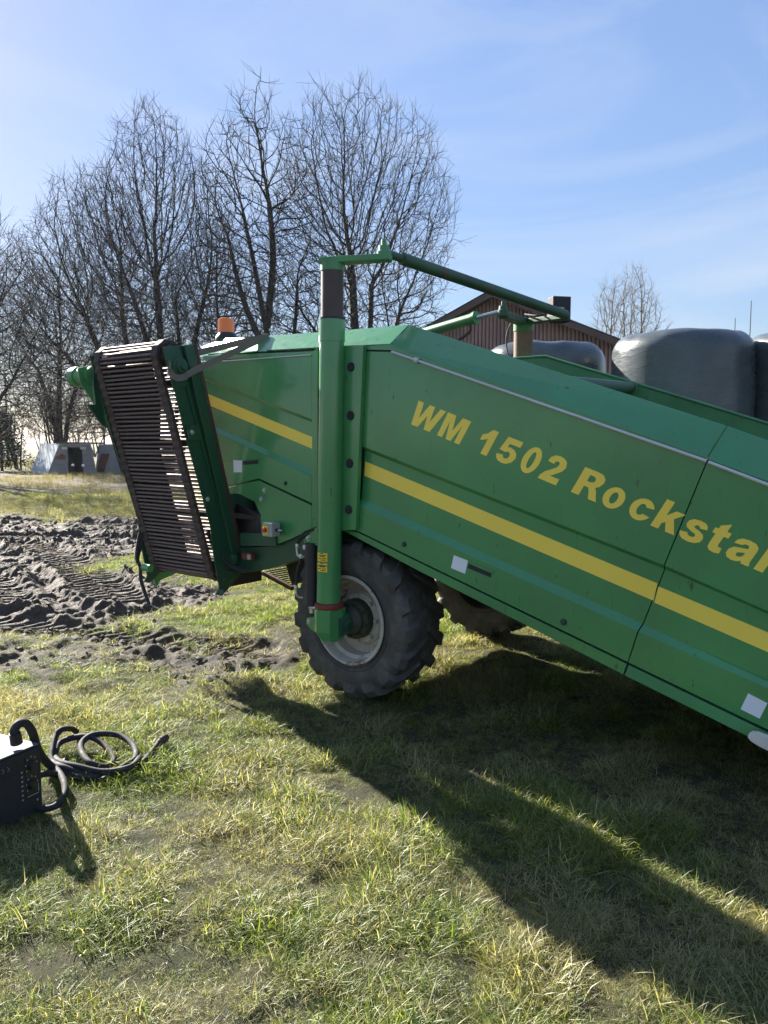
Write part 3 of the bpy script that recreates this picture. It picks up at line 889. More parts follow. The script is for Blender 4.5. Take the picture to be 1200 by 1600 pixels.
# sloping hopper bed, underside and end walls
def bedz(s): return low_z(min(s, .1)) + .03
mb = MB()
prof = [(S_END, bedz(S_END)), (-.1, bedz(-.1)), (.3, 1.07), (1.33, 1.07)]
mb.prism([Vector((s_, B - .07, z)) for s_, z in prof] + [Vector((s_, B - .07, z + .03)) for s_, z in prof[::-1]], (0, FB - B + .09, 0)); mb.build('hopper_bed', M['inside'], MC)
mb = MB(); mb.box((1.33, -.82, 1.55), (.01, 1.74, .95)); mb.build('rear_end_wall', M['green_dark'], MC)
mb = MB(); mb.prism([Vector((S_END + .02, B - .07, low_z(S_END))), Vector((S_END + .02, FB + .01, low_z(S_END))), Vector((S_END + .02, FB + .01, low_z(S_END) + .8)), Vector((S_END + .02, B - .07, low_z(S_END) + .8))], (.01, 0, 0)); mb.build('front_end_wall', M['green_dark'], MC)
# front share resting on the ground, beyond the frame
mb = MB(); mb.prism([Vector((S_END, B - .05, .02)), Vector((S_END + .5, B - .05, .03)), Vector((S_END + .35, B - .05, low_z(S_END + .35) - .02)), Vector((S_END, B - .05, low_z(S_END) - .02))], (0, FB - B + .1, 0)); mb.build('front_skid', M['inside'], MC, bevel=.005)
mb = MB()
for i in range(46):
    a = -2.4 + i * .055
    mb.tube([(a, -.2, low_z(a) - .05), (a, -1.55, low_z(a) - .05)], .006, 6)
mb.build('web_rods', M['rod'], MC)

# ------------------------------------------------------------------ steering linkage above the hopper
zl = pcap.z + .01
a = Vector((pcap.x, PA, zl)); e1 = L_z(600, 403, zl)
mb = MB(); d = (e1 - a).normalized(); q = Vector((-d.y, d.x, 0))
def flatbar(mb, a, b, w0, w1, h):
    d = (b - a).normalized(); q = d.cross(Vector((0, 0, 1))).normalized()
    up = q.cross(d).normalized() * h / 2
    vs = []
    for p, w_ in ((a, w0), (b, w1)):
        for sx, sz in ((-1, -1), (1, -1), (1, 1), (-1, 1)):
            vs.append(p + q * sx * w_ / 2 + up * sz)
    mb.add(vs, [(0, 1, 2, 3), (4, 7, 6, 5)] + [(i, 4 + i, 4 + (i + 1) % 4, (i + 1) % 4) for i in range(4)])
flatbar(mb, a - d * .07, e1 + d * .04, .10, .085, .035)
mb.build('steering_arm', M['green_old'], MC, bevel=.004)
for dx, dy in ((.04, .02), (-.045, -.01), (.0, -.045)):
    c = a + Vector((dx, dy, .018)); mb = MB(); mb.lathe([(.0001, .016), (.008, .016), (.011, .01), (.011, 0)], 6, c, 'Z'); mb.build('arm_bolt', M['green_old'], MC)
def balljoint(c, mat='green_old'):
    mb = MB(); mb.lathe([(.0001, .085), (.014, .082), (.016, .05), (.03, .046), (.034, .02), (.042, .012), (.042, -.03), (.03, -.04), (.0001, -.04)], 20, c, 'Z')
    return mb.build('ball_joint', M[mat], MC, smooth=35)
balljoint(e1 + Vector((0, 0, .02)))
zf = 2.60
fp = L_out(818, 512, -2.2)          # far post top
zf = fp.z
e2 = L_z(884, 492, zf + .03)
mb = MB(); s0_ = e1 + Vector((0, 0, .03)) + (e2 - e1).normalized() * .03
mb.tube([s0_, s0_ + (e2 - s0_) * .06, s0_ + (e2 - s0_) * .061, e2], [.024, .024, .036, .036], 20); mb.build('tie_rod', M['green_grime'], MC, smooth=40)
mb = MB(); mb.tube([fp, Vector((fp.x, fp.y, 1.0))], .078, 28); fpo = mb.build('steering_post', M['sleeve_tan'], MC, smooth=40)
mb = MB(); mb.tube([fp + Vector((0, 0, -.03)), fp + Vector((0, 0, .03))], .083, 28); mb.build('post_cap', M['green_old'], fpo, smooth=40)
mb = MB(); mb.tube([(fp.x, fp.y, .99), (fp.x, fp.y, .42)], .078, 28); mb.build('post_lower_tube', M['green_grime'], fpo, smooth=40)
e3 = L_z(786, 492, zf + .02)
mb = MB(); ft = fp + Vector((0, 0, .045)); flatbar(mb, ft, e2 - Vector((0, 0, .015)), .11, .09, .035); flatbar(mb, ft + Vector((0, 0, .001)), e3, .11, .08, .05)
mb.build('steering_arm', M['green_grime'], MC, bevel=.004)
balljoint(e3 + Vector((0, 0, .02)), 'green_grime')
bx = L_z(873, 500, zf + .05)
u_ = bx - w2l(C0); u_.z = 0; u_.normalize()
rm = Matrix.Rotation(math.atan2(u_.y, u_.x) + .42, 3, 'Z')
mb = MB(); mb.box(bx + Vector((0, 0, .08)), (.12, .155, .20), rm); bxo = mb.build('sensor_box', M['inside_blue'], MC, bevel=.006)
mb = MB(); mb.box(bx + Vector((0, 0, .055)) + rm @ Vector((-.062, .01, 0)), (.004, .055, .075), rm); mb.build('box_sticker', M['grey'], bxo)
# steering cylinder
c1 = L_z(745, 496, zf + .01); dirc = (e3 + Vector((0, 0, .03)) - L_z(680, 517, zf - .02)).normalized()
c0 = c1 - dirc * .62
mb = MB(); mb.tube([c0, c1 - dirc * .03, c1 - dirc * .029, c1], [.042, .042, .049, .049], 20); sc_ = mb.build('steering_cylinder', M['green_old'], MC, smooth=40)
mb = MB(); mb.tube([c1, e3 + Vector((0, 0, .03))], .016, 12); mb.build('piston_rod', M['steel'], sc_, smooth=40)
mb = MB(); k = c1 - dirc * .07 - Vector((0, 0, .04)); mb.tube(smooth_path([k, k - Vector((0, 0, .05)), k - Vector((-.02, 0, .085)) - dirc * .06, k - Vector((0, 0, .10)) - dirc * .14]), .012, 8); mb.build('hose_fitting', M['rust'], sc_, smooth=60)
mb = MB(); mb.tube(smooth_path([L_z(805, 497, zf + .03), L_z(795, 512, zf), L_out(791, 530, -2.1), L_out(793, 550, -2.1), L_out(797, 562, -2.1)]), .006, 6); mb.build('cable', M['hose'], MC, smooth=60)
mb = MB(); mb.tube(smooth_path([L_z(820, 491, zf + .09), L_z(840, 493, zf + .05), L_z(852, 490, zf + .07), L_z(858, 482, zf + .1)]), .007, 6); mb.build('cable', M['hose'], MC, smooth=60)

# ------------------------------------------------------------------ rear lower structure
lp = plate('rear_lower_cover', ((352, 762.5), (404, 750.5), (487, 790), (487, 826), (455, 842), (430, 851.5), (404, 846), (408, 832), (407.5, 806), (398, 784), (373, 771.5), (355, 772)), B - .006, .02, M['green'], bevel=.002)
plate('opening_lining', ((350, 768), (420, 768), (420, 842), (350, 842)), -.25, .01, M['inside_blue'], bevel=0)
mb = MB(); mb.prism([L_out(368, 786, -.1), L_out(410, 808, .06), L_out(412, 838, .06), L_out(366, 838, -.1)], (0, -.02, 0)); mb.build('chute_plate', M['inside_blue'], MC)
plate('ledge', ((374, 833), (404, 833), (430, 838), (432, 853), (376, 853)), B + .01, .10, M['green_dark'], bevel=.003)
plate('rear_cross_beam', ((345, 857), (430, 853), (457, 842), (487, 827.5), (494, 866), (446, 881), (412, 891), (378, 895), (352, 886)), B - .04, .14, M['green_dark'], bevel=.004)
plate('beam_gusset', ((446, 882), (490, 868), (478, 905), (456, 915)), -.2, .03, M['inside'], bevel=.004)
for x, y, r_ in ((413, 766.5, .012), (408, 780, .012), (446, 755, .010), (631.5, 850.5, .011), (880.5, 972, .012)):
    bolt(x, y, B - .003 if x < 440 else B + .001, r_, 'steel' if x < 440 else 'green_grime')
mb = MB(); mb.box((1.30, -.12, .85), (.012, .36, .55)); mb.build('sun_block_plate', M['inside_blue'], MC)  # hidden plate added to keep the sun out of the rear opening
# isolator box with red knob
eb = L_out(424, 827, B + .055)
mb = MB(); mb.box(eb, (.085, .075, .088)); es = mb.build('isolator_box', M['grey'], MC, bevel=.004)
rxn = eb + Vector((.0445, 0, 0)); lf = Vector((0, .0395, 0))
mb = MB(); mb.box(eb + Vector((.014, .039, -.002)), (.048, .006, .055)); mb.build('isolator_plate', M['sticker'], es)
mb = MB(); mb.lathe([(.0001, .02), (.014, .02), (.017, .012), (.017, 0)], 16, eb + Vector((.014, .040, -.002))); mb.build('isolator_knob', M['redbtn'], es, smooth=40)
mb = MB(); kx = L_out(431, 828, B + .055); mb.tube([kx, kx - Vector((.02, 0, 0))], .010, 10); mb.build('cable_gland', M['black'], es)
mb = MB(); mb.tube([kx - Vector((.02, 0, 0)), kx - Vector((.055, -.004, 0))], .004, 8); mb.build('cable_stub', M['white'], es)
# marker light
ml = L_out(388, 869, B + .0)
mb = MB(); mb.box(ml, (.09, .04, .045)); mo = mb.build('marker_light', M['red'], MC, bevel=.006)
mb = MB(); mb.box(ml + Vector((-.032, .024, 0)), (.03, .012, .034)); mb.build('marker_lens', M['grey'], mo, bevel=.003)
mb = MB(); mb.lathe([(.0001, .02), (.03, .02), (.034, .01), (.05, .006), (.05, -.02)], 24, L_out(361, 872, B + .01)); mb.build('shaft_bearing', M['green_grime'], MC, smooth=30)
# under belt seen below the beam
mb = MB()
for i in range(9):
    a = L_out(412 + i * 4.2, 894 + i * 2.6, -.35); mb.tube([a, Vector((a.x - .02, -1.2, a.z))], .006, 6)
mb.prism([L_out(410, 893, -.33), L_out(455, 917, -.33), L_out(455, 923, -.33), L_out(408, 898, -.33)], (0, -.03, 0))
mb.build('lower_web_belt', M['rust'], MC)
# cross conveyor section running across the machine under its rear
mb = MB(); mb.box((1.22, -.98, .80), (.03, 1.6, .26)); mb.build('lower_conveyor_side', M['inside'], MC)
mb = MB(); mb.box((.40, -1.05, .80), (.03, 1.46, .26)); mb.build('lower_conveyor_side', M['inside'], MC)
mb = MB(); mb.box((.81, -1.0, .82), (.78, 1.4, .02)); mb.build('lower_conveyor_bed', M['inside'], MC)
# reflectors and grab slots
plate('reflector', ((364.5, 719), (378, 719.5), (378, 738), (365, 738)), B + .002, .002, M['white'], panel3, 0)
plate('grab_slot', ((379.5, 719), (403, 717.5), (403.5, 724.5), (380, 726.5)), B + .0015, .001, M['inside_blue'], panel3, 0)
plate('slot_frame', ((378.5, 718.5), (404.5, 716.2), (405, 718.2), (379, 720.5)), B + .006, .005, M['green'], panel3, 0)
plate('reflector', ((709, 867.5), (731, 876), (726.5, 896.5), (704.5, 887.5)), B + .002, .002, M['white'], panel1, 0)
plate('grab_slot', ((733, 879), (768.5, 894), (766.5, 902.5), (730.5, 887.5)), B + .0015, .001, M['inside_blue'], panel1, 0)
plate('slot_frame', ((732, 876.5), (771, 893), (770, 896.5), (731.5, 880)), B + .006, .005, M['green'], panel1, 0)
plate('reflector', ((1169, 1083.5), (1199, 1099), (1187, 1123), (1157, 1108)), B + .002, .002, M['white'], panel2, 0)
# cream rounded guard low at the front
cg = [(1200, 1150), (1185, 1144.5), (1175, 1143.5), (1169, 1147), (1168, 1153), (1173, 1159), (1186, 1167), (1200, 1174), (1300, 1226), (1420, 1290), (1430, 1280), (1420, 1262), (1320, 1204)]
plate('front_guard', cg, B + .05, .02, M['cream'], bevel=.006)

# ------------------------------------------------------------------ lettering
TO = P(620 + 90 / 4, 600 + 252 / 4)
TA = R(-19.7)
SH = math.tan(R(10.5))
def tp(u, v):
    u2 = u + v * SH
    return Vector((TO.x - (u2 * math.cos(TA) - v * math.sin(TA)), 0, TO.z + u2 * math.sin(TA) + v * math.cos(TA)))
def ell(cx, cy, rx, ry, a0=0, a1=360, n=24):
    return [(cx + rx * math.cos(R(a0 + (a1 - a0) * i / n)), cy + ry * math.sin(R(a0 + (a1 - a0) * i / n))) for i in range(n + (0 if abs(a1 - a0) == 360 else 1))]
G = {
 'W': [[(-.022, .14), (.016, .14), (.030, .05), (.058, .14), (.094, .14), (.104, .05), (.133, .14), (.170, .14), (.131, 0), (.089, 0), (.074, .08), (.047, 0), (0, 0)]],
 'M': [[(.183, 0), (.183, .14), (.238, .14), (.259, .055), (.282, .14), (.337, .14), (.335, 0), (.300, 0), (.300, .10), (.276, 0), (.243, 0), (.218, .10), (.218, 0)]],
 '1': [[(.473, 0), (.473, .088), (.452, .074), (.433, .068), (.433, .100), (.458, .114), (.478, .142), (.512, .142), (.512, 0)]],
 '5': [[(.574, .139), (.662, .139), (.662, .107), (.600, .107), (.596, .086), (.612, .091), (.640, .085), (.658, .070), (.667, .047), (.655, .018), (.634, .003), (.608, -.002), (.580, .003), (.562, .019), (.556, .036), (.592, .042), (.598, .030), (.610, .025), (.624, .031), (.630, .046), (.624, .061), (.610, .066), (.596, .058), (.560, .062)]],
 '0': [ell(.748, .070, .048, .073), ell(.748, .070, .0155, .046)],
 '2': [[(.824, 0), (.930, 0), (.930, .034), (.877, .034), (.900, .054), (.922, .075), (.931, .100), (.921, .127), (.900, .140), (.876, .144), (.850, .139), (.834, .124), (.829, .100), (.864, .096), (.868, .110), (.878, .116), (.889, .112), (.893, .100), (.886, .084), (.866, .066), (.842, .045), (.828, .022)]],
 'R': [[(1.014, 0), (1.014, .14), (1.085, .14), (1.115, .136), (1.135, .118), (1.137, .098), (1.128, .076), (1.110, .063), (1.122, .052), (1.133, .030), (1.150, 0), (1.107, 0), (1.092, .035), (1.080, .053), (1.057, .053), (1.057, 0)],
       [(1.057, .080), (1.078, .080), (1.092, .087), (1.094, .098), (1.090, .108), (1.077, .113), (1.057, .113)]],
 'o': [ell(1.215, .053, .051, .055), ell(1.215, .053, .018, .030)],
 'c': [ell(1.357, .053, .054, .055, 22, 338, 22) + ell(1.355, .053, .019, .029, 325, 35, 14)],
 'k': [[(1.430, 0), (1.430, .142), (1.468, .142), (1.468, .072), (1.497, .106), (1.540, .106), (1.505, .068), (1.545, 0), (1.502, 0), (1.480, .042), (1.468, .029), (1.468, 0)]],
 's': [[(1.654, .078), (1.647, .095), (1.632, .105), (1.608, .108), (1.580, .104), (1.564, .090), (1.562, .072), (1.572, .058), (1.595, .049), (1.618, .043), (1.624, .034), (1.618, .026), (1.606, .024), (1.592, .028), (1.588, .037), (1.554, .033), (1.562, .014), (1.580, .002), (1.608, -.002), (1.638, .003), (1.656, .017), (1.659, .036), (1.650, .052), (1.628, .062), (1.604, .068), (1.597, .074), (1.602, .082), (1.612, .084), (1.620, .080), (1.623, .074)]],
 't': [[(1.727, .143), (1.727, .106), (1.747, .106), (1.747, .080), (1.727, .080), (1.727, .038), (1.731, .029), (1.747, .029), (1.750, .003), (1.730, -.002), (1.705, .001), (1.692, .014), (1.690, .035), (1.690, .080), (1.675, .080), (1.675, .106), (1.690, .106), (1.690, .122)]],
 'a': [[(1.776, .074), (1.781, .093), (1.797, .105), (1.825, .108), (1.855, .104), (1.872, .090), (1.875, .070), (1.875, .020), (1.881, 0), (1.846, 0), (1.842, .011), (1.828, .002), (1.806, -.002), (1.783, .004), (1.771, .020), (1.772, .042), (1.786, .058), (1.812, .064), (1.838, .070), (1.838, .078), (1.833, .085), (1.823, .086), (1.813, .083), (1.810, .077)],
       [(1.838, .050), (1.822, .045), (1.810, .040), (1.808, .030), (1.816, .023), (1.828, .025), (1.837, .034)]],
 'r': [[(1.902, 0), (1.902, .106), (1.938, .106), (1.939, .090), (1.952, .105), (1.970, .108), (1.985, .104), (1.975, .074), (1.958, .076), (1.943, .066), (1.941, .040), (1.941, 0)]],
}
def letters(chars, parent):
    for ch in chars:
        loops = [[tp(u, v) for u, v in lp_] for lp_ in G[ch]]
        flat = [p for l in loops for p in l]
        tris = tessellate_polygon(loops)
        vs = [Vector((p.x, B + .0016, p.z)) for p in flat]
        mb = MB(); mb.add(vs, [tuple(t) for t in tris])
        o = mb.build('letter_' + {'1': 'one', '5': 'five', '0': 'zero', '2': 'two', 'W': 'w', 'M': 'm', 'R': 'r'}.get(ch, ch), M['yellow'], parent)
        if sum((p.normal.y for p in o.data.polygons)) < 0: o.data.flip_normals()
        sm = o.modifiers.new('t', 'SOLIDIFY'); sm.thickness = .0012
letters('WM1502Rock', panel1)
letters('star', panel2)

# ------------------------------------------------------------------ folded cross conveyor
TH = R(16)
cvx = empty('cross_conveyor', (0, 0, 0), 0, MC)
cD = Vector((0, math.sin(TH), math.cos(TH))); cN = Vector((0, math.cos(TH), -math.sin(TH)))
BASE = Vector((0, .10, .68))
def CV(s, w, h): return BASE + Vector((s, 0, 0)) + cD * h + cN * w
rR, hT, hB, wc = .088, 1.525, .065, .012
LOOPL = 2 * (hT - hB) + 2 * math.pi * rR
def loop(t, rad=rR):
    t = (t % 1) * LOOPL
    st_ = hT - hB
    if t < st_: return (wc + rad, hB + t, 0)
    t -= st_
    if t < math.pi * rR:
        a = t / rR; return (wc + rad * math.cos(a), hT + rad * math.sin(a), a)
    t -= math.pi * rR
    if t < st_: return (wc - rad, hT - t, math.pi)
    t -= st_; a = math.pi + t / rR
    return (wc + rad * math.cos(a), hB + rad * math.sin(a), a)
SB0, SB1 = 1.235, 1.915
NR = 122
mb = MB(); mb.tube([(-.33, 0, 0), (.33, 0, 0)], .0082, 6)
rodme = None
for i in range(NR):
    w_, h_, _ = loop((i + .3) / NR)
    p = CV((SB0 + SB1) / 2, w_, h_)
    if rodme is None:
        o = mb.build('slat', M['rod'], cvx, smooth=60); rodme = o.data
    else:
        o = link(bpy.data.objects.new('slat', rodme), cvx)
    jit = random.gauss(0, .0022)
    o.location = p + cD * jit; o.rotation_euler = (0, random.gauss(0, .004), random.gauss(0, .004))
for s0_ in (SB0, SB1 - .06):
    mb = MB(); K = 120; vs = []; fs = []
    for i in range(K):
        bumpy = .004 * (1 if i % 2 else -1)
        for rad in (rR - .012, rR + .012 + bumpy):
            w_, h_, _ = loop(i / K, rad)
            vs += [CV(s0_, w_, h_), CV(s0_ + .06, w_, h_)]
    for i in range(K):
        a, c = 4 * i, 4 * ((i + 1) % K)
        fs += [(a, a + 1, c + 1, c), (a + 2, c + 2, c + 3, a + 3), (a, c, c + 2, a + 2), (a + 1, a + 3, c + 3, c + 1)]
    mb.add(vs, fs); mb.build('drive_belt', M['beltr'], cvx)
mb = MB()
mb.tube([CV(1.17, wc, hT), CV(1.98, wc, hT)], .055, 20); mb.tube([CV(1.18, wc, hT), CV(1.27, wc, hT)], .068, 20)
mb.build('top_roller', M['inside'], cvx, smooth=40)
mb = MB(); mb.tube([CV(1.17, wc, hB), CV(1.98, wc, hB)], .055, 20); mb.build('bottom_roller', M['inside'], cvx, smooth=40)
mb = MB()
for h_ in (.45, .95, 1.35):
    mb.tube([CV(1.17, wc - .01, h_), CV(1.98, wc - .01, h_)], .024, 10)
mb.build('carry_roller', M['inside'], cvx, smooth=40)
mb = MB(); mb.prism([CV(1.62, wc - .03, .10), CV(1.925, wc - .03, .10), CV(1.925, wc - .03, 1.46), CV(1.47, wc - .03, 1.46), CV(1.49, wc - .03, 1.2), CV(1.62, wc - .03, .9)], cN * .012); mb.build('return_tray', M['inside'], cvx)
# frame sides
SF = 1.16
web_px = ((255, 542), (293, 538.5), (372, 862), (384, 880), (375, 898), (353, 925), (346, 931), (338, 929), (343, 918), (334, 868), (329, 822), (288, 674), (270, 596))
web = [L_s(x, y, SF) for x, y in web_px]
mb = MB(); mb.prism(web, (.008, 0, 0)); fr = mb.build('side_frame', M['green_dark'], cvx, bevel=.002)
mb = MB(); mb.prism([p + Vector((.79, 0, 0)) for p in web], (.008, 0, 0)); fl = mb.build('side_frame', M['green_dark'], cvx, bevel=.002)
ch_px = ((288, 539), (306, 537.4), (380, 862), (364, 866))
ch = [L_s(x, y, SF - .03) for x, y in ch_px]
mb = MB(); mb.prism(ch, (.0295, 0, 0)); mb.build('frame_channel', M['green_dark'], fr, bevel=.005)
ed = [L_s(x, y, SF - .034) for x, y in ((303.5, 537.6), (308, 537.5), (378, 857), (373.5, 859))]
mb = MB(); mb.prism(ed, (.02, 0, 0)); mb.build('frame_edge_strip', M['rust'], fr)
mb = MB(); rd = [L_s(x, y, SF - .012) for x, y in ((290, 600), (293, 600), (362, 860), (359, 861))]; mb.prism(rd, (.01, 0, 0)); mb.build('frame_rib', M['green_dark'], fr)
mb = MB(); tp_ = [L_s(x, y, SF - .012) for x, y in ((257, 549), (283, 546), (291, 586), (294, 604), (272, 609), (267, 590))]; mb.prism(tp_, (.011, 0, 0)); mb.build('doubler_plate', M['green_dark'], fr, bevel=.002)
hubc = L_s(281, 573, SF - .012)
mb = MB(); mb.lathe([(.0001, -.05), (.020, -.05), (.022, -.034), (.038, -.034), (.042, -.03), (.042, -.012), (.058, -.010), (.060, 0)], 28, hubc, 'X'); mb.build('roller_bearing', M['green_grime'], fr, smooth=30)
for c in ((300.5, 675.5), (324.5, 780)):
    x, y = c
    q = [L_s(x + dx, y + dy, SF - .034) for dx, dy in ((-9, -4), (6, -12), (10.5, 12), (-6, 12))]
    mb = MB(); mb.prism(q, (-.012, 0, 0)); bp = mb.build('bolt_bracket', M['green_dark'], fr, bevel=.002)
    cc = L_s(x, y, SF - .047); mb = MB(); mb.lathe([(.0001, -.012), (.009, -.012), (.013, -.006), (.013, 0), (.018, .001)], 6, cc, 'X'); mb.build('bolt', M['steel'], bp)
for x, y in ((350, 905), (362, 905), (346, 925)):
    cc = L_s(x, y, SF - .001); mb = MB(); mb.lathe([(.0001, -.010), (.009, -.010), (.012, 0)], 8, cc, 'X'); mb.build('bolt', M['green_grime'], fr)
mb = MB(); mb.tube([L_s(345, 925, SF - .03), L_s(345, 925, SF + .03)], .018, 12); mb.build('foot_pin', M['green_dark'], fr)
# motor and guard on the far frame
mtop = CV(0, wc, hT)
ms = 2.02
mb = MB(); mc = L_s(128, 588, 2.16)
mb.tube([mc + Vector((-.15, 0, 0)), mc + Vector((.02, 0, 0))], .062, 20); mb.tube([mc + Vector((.02, 0, 0)), mc + Vector((.085, 0, 0))], .070, 20); mb.tube([mc + Vector((.085, 0, 0)), mc + Vector((.10, 0, 0))], .055, 20)
mb.build('hydraulic_motor', M['green_old'], cvx, smooth=35)
g4 = [L_s(x, y, 2.05) for x, y in ((122, 575), (146, 570), (150, 600), (158, 634), (149, 634), (126, 598))]
mb = MB(); mb.prism(g4, (.012, 0, 0)); mb.build('motor_guard', M['green_old'], cvx, bevel=.002)
g5 = [L_s(x, y, 1.97) for x, y in ((146, 562), (200, 556), (204, 575), (158, 600), (168, 668), (160, 664), (137, 632), (150, 632), (146, 600))]
mb = MB(); mb.prism(g5, (.02, 0, 0)); mb.build('motor_bracket', M['green_dark'], cvx, bevel=.002)
# strut foot on the far frame
mb = MB(); mb.prism([L_s(x, y, 1.99) for x, y in ((214, 835), (222, 850), (243, 918), (250, 906), (280, 893), (262, 868), (232, 850))], (-.012, 0, 0)); mb.build('frame_foot', M['green'], cvx, bevel=.002)
hose('hanging_hose', [L_out(x, y, o) for x, y, o in ((219, 832, .3), (215.5, 850, .32), (213.5, 872, .32), (219, 886, .32), (220, 905, .33), (226, 925, .33), (233, 944, .33))], .013, 'hose', cvx)
hose('hanging_hose', [L_out(x, y, o) for x, y, o in ((219, 832, .3), (221, 850, .3), (216, 868, .3), (215, 880, .32))], .012, 'hose', cvx)
mb = MB(); q = L_out(229, 887, .3); mb.tube([q - Vector((.05, 0, 0)), q + Vector((.03, 0, 0))], .028, 14); mb.build('roller_end', M['green'], cvx, smooth=40)
for j, pts in enumerate((((323, 832), (333, 850), (345, 870), (362, 884), (382, 888)), ((328, 835), (340, 858), (352, 878), (372, 890), (392, 889)), ((326, 828), (330, 848), (338, 866), (350, 888), (366, 893)))):
    hose('hydraulic_hose', [L_out(x, y, .26 - .035 * i) for i, (x, y) in enumerate(pts)], .009, 'hose', cvx)

# ------------------------------------------------------------------ beacon
BO = -.30
bc = L_out(354, 529, BO)
mb = MB(); mb.lathe([(.0001, .042), (.058, .042), (.066, .03), (.078, .014), (.084, 0), (.084, -.012), (.0001, -.012)], 32, bc, 'Z'); bea = mb.build('beacon_base', M['black'], MC, smooth=40)
mb = MB(); K = 48; vs = []
cb = bc + Vector((.004, 0, 0))
for h_, r_ in ((.042, .060), (.125, .058), (.142, .054), (.148, .044)):
    for j in range(K):
        rr_ = r_ * (1 + (.025 if j % 2 else -.01) * (1 if h_ < .145 else 0)); t = 2 * math.pi * j / K
        vs.append(cb + Vector((rr_ * math.cos(t), rr_ * math.sin(t), h_)))
fs = [(i * K + j, i * K + (j + 1) % K, (i + 1) * K + (j + 1) % K, (i + 1) * K + j) for i in range(3) for j in range(K)] + [tuple(3 * K + j for j in range(K))]
mb.add(vs, fs); mb.build('beacon_lens', M['amber'], bea, smooth=20)
mb = MB(); mb.tube([bc, bc - Vector((0, 0, .35))], .02, 10); mb.build('beacon_stalk', M['green_dark'], bea)

# ------------------------------------------------------------------ ratchet strap
def ribbon(mb, pts, wdir, w_, th=.003):
    pts = [Vector(p) for p in pts]
    vs = []
    for i, p in enumerate(pts):
        d = (pts[min(i + 1, len(pts) - 1)] - pts[max(i - 1, 0)]).normalized()
        wd = wdir[i] if isinstance(wdir, list) else wdir
        wd = (wd - d * wd.dot(d)).normalized(); nn = d.cross(wd)
        vs += [p + wd * w_ / 2 + nn * th, p - wd * w_ / 2 + nn * th, p - wd * w_ / 2 - nn * th, p + wd * w_ / 2 - nn * th]
    k = len(pts); fs = [(0, 1, 2, 3), (4 * k - 1, 4 * k - 2, 4 * k - 3, 4 * k - 4)]
    for i in range(k - 1):
        fs += [(4 * i + j, 4 * i + (j + 1) % 4, 4 * i + 4 + (j + 1) % 4, 4 * i + 4 + j) for j in range(4)]
    mb.add(vs, fs)
mb = MB(); up = Vector((0, 0, 1))
e = P(420, 526, FO + .01)
ribbon(mb, smooth_path([L_s(304, 552, SF - .02), L_out(335, 545, .25), L_out(380, 534, .12), e], 4), up, .042)
ribbon(mb, smooth_path([L_s(266, 566, SF - .06), L_s(266, 580, SF - .075), L_s(275, 590, SF - .08), L_s(290, 588, SF - .08), L_s(308, 577, SF - .08), e + Vector((0, .01, .002))], 5), up, .040)
tag(mb.build('ratchet_strap', M['strap'], None), 'dirty grey webbing strap holding the folded conveyor to the machine', 'strap')
so = bpy.data.objects['ratchet_strap']; so.location = ORG; so.rotation_euler = (0, 0, ROTZ)

# ------------------------------------------------------------------ wrapped bales, two high
def bale_mesh(seed):
    K, Lh = 72, 40
    rad, ht = .605, 1.30
    prof = []
    for i in range(Lh + 1):
        t = i / Lh
        prof.append(t)
    vs = []
    rr = np.random.default_rng(seed)
    path = []
    c = .17
    for t in np.linspace(0, 1, 9)[:-1]: path.append((rad - c) * t); 
    pr = [(max(.001, (rad - c) * t), 0.0) for t in np.linspace(0, 1, 6)[:-1]]
    pr += [(rad - c + c * math.sin(a), c - c * math.cos(a)) for a in np.linspace(0, math.pi / 2, 7)]
    pr += [(rad, z) for z in np.linspace(c, ht - c, 16)[1:-1]]
    pr += [(rad - c + c * math.cos(a), ht - c + c * math.sin(a)) for a in np.linspace(0, math.pi / 2, 9)]
    pr += [(max(.001, (rad - c) * t), ht) for t in np.linspace(1, 0, 8)[1:]]
    k = len(pr)
    A = np.linspace(0, 2 * np.pi, K, endpoint=False)
    rr_ = np.array([p[0] for p in pr])[:, None] * np.ones((1, K)); zz = np.array([p[1] for p in pr])[:, None] * np.ones((1, K))
    ang = A[None, :] * np.ones((k, 1))
    n1 = fbm(np.cos(ang) * 2 + 9, np.sin(ang) * 2 + zz * 1.3 + 9, 1.0, 4, seed) - .5
    n2 = fbm(ang * 4 / (2 * np.pi) * 4, zz * 9 + rr_ * 4, 1.0, 3, seed + 5) - .5
    rr_ = rr_ * (1 + n1 * .07) + n2 * .006 * (rr_ > .1)
    bulge = np.sin(np.clip(zz / ht, 0, 1) * np.pi) * .012
    rr_ = rr_ + bulge
    zz = zz + (fbm(np.cos(ang) * rr_ * 4 + 20, np.sin(ang) * rr_ * 4 + 20, 1.0, 3, seed + 9) - .5) * .035 * (zz > ht * .7) * (rr_ < .66)
    V = np.stack([rr_ * np.cos(ang), rr_ * np.sin(ang), zz], -1).reshape(-1, 3)
    i, j = np.meshgrid(np.arange(k - 1), np.arange(K), indexing='ij')
    q = np.stack([i * K + j, i * K + (j + 1) % K, (i + 1) * K + (j + 1) % K, (i + 1) * K + j], -1).reshape(-1, 4)
    return np_mesh('bale', V, q, M['film'])
bpos = [((1.62, 8.0), 'grey wrapped round bale behind the post, low in front of the barn gable', 'grey wrapped round bale under the one in front of the barn gable'),
        ((2.71, 7.15), 'big grey wrapped round bale between two others with a seam down its wrap', 'grey wrapped round bale beneath the big middle bale'),
        ((3.88, 7.02), 'grey wrapped round bale cut off by the right edge of the photo', 'grey wrapped round bale beneath the one at the right edge of the photo')]
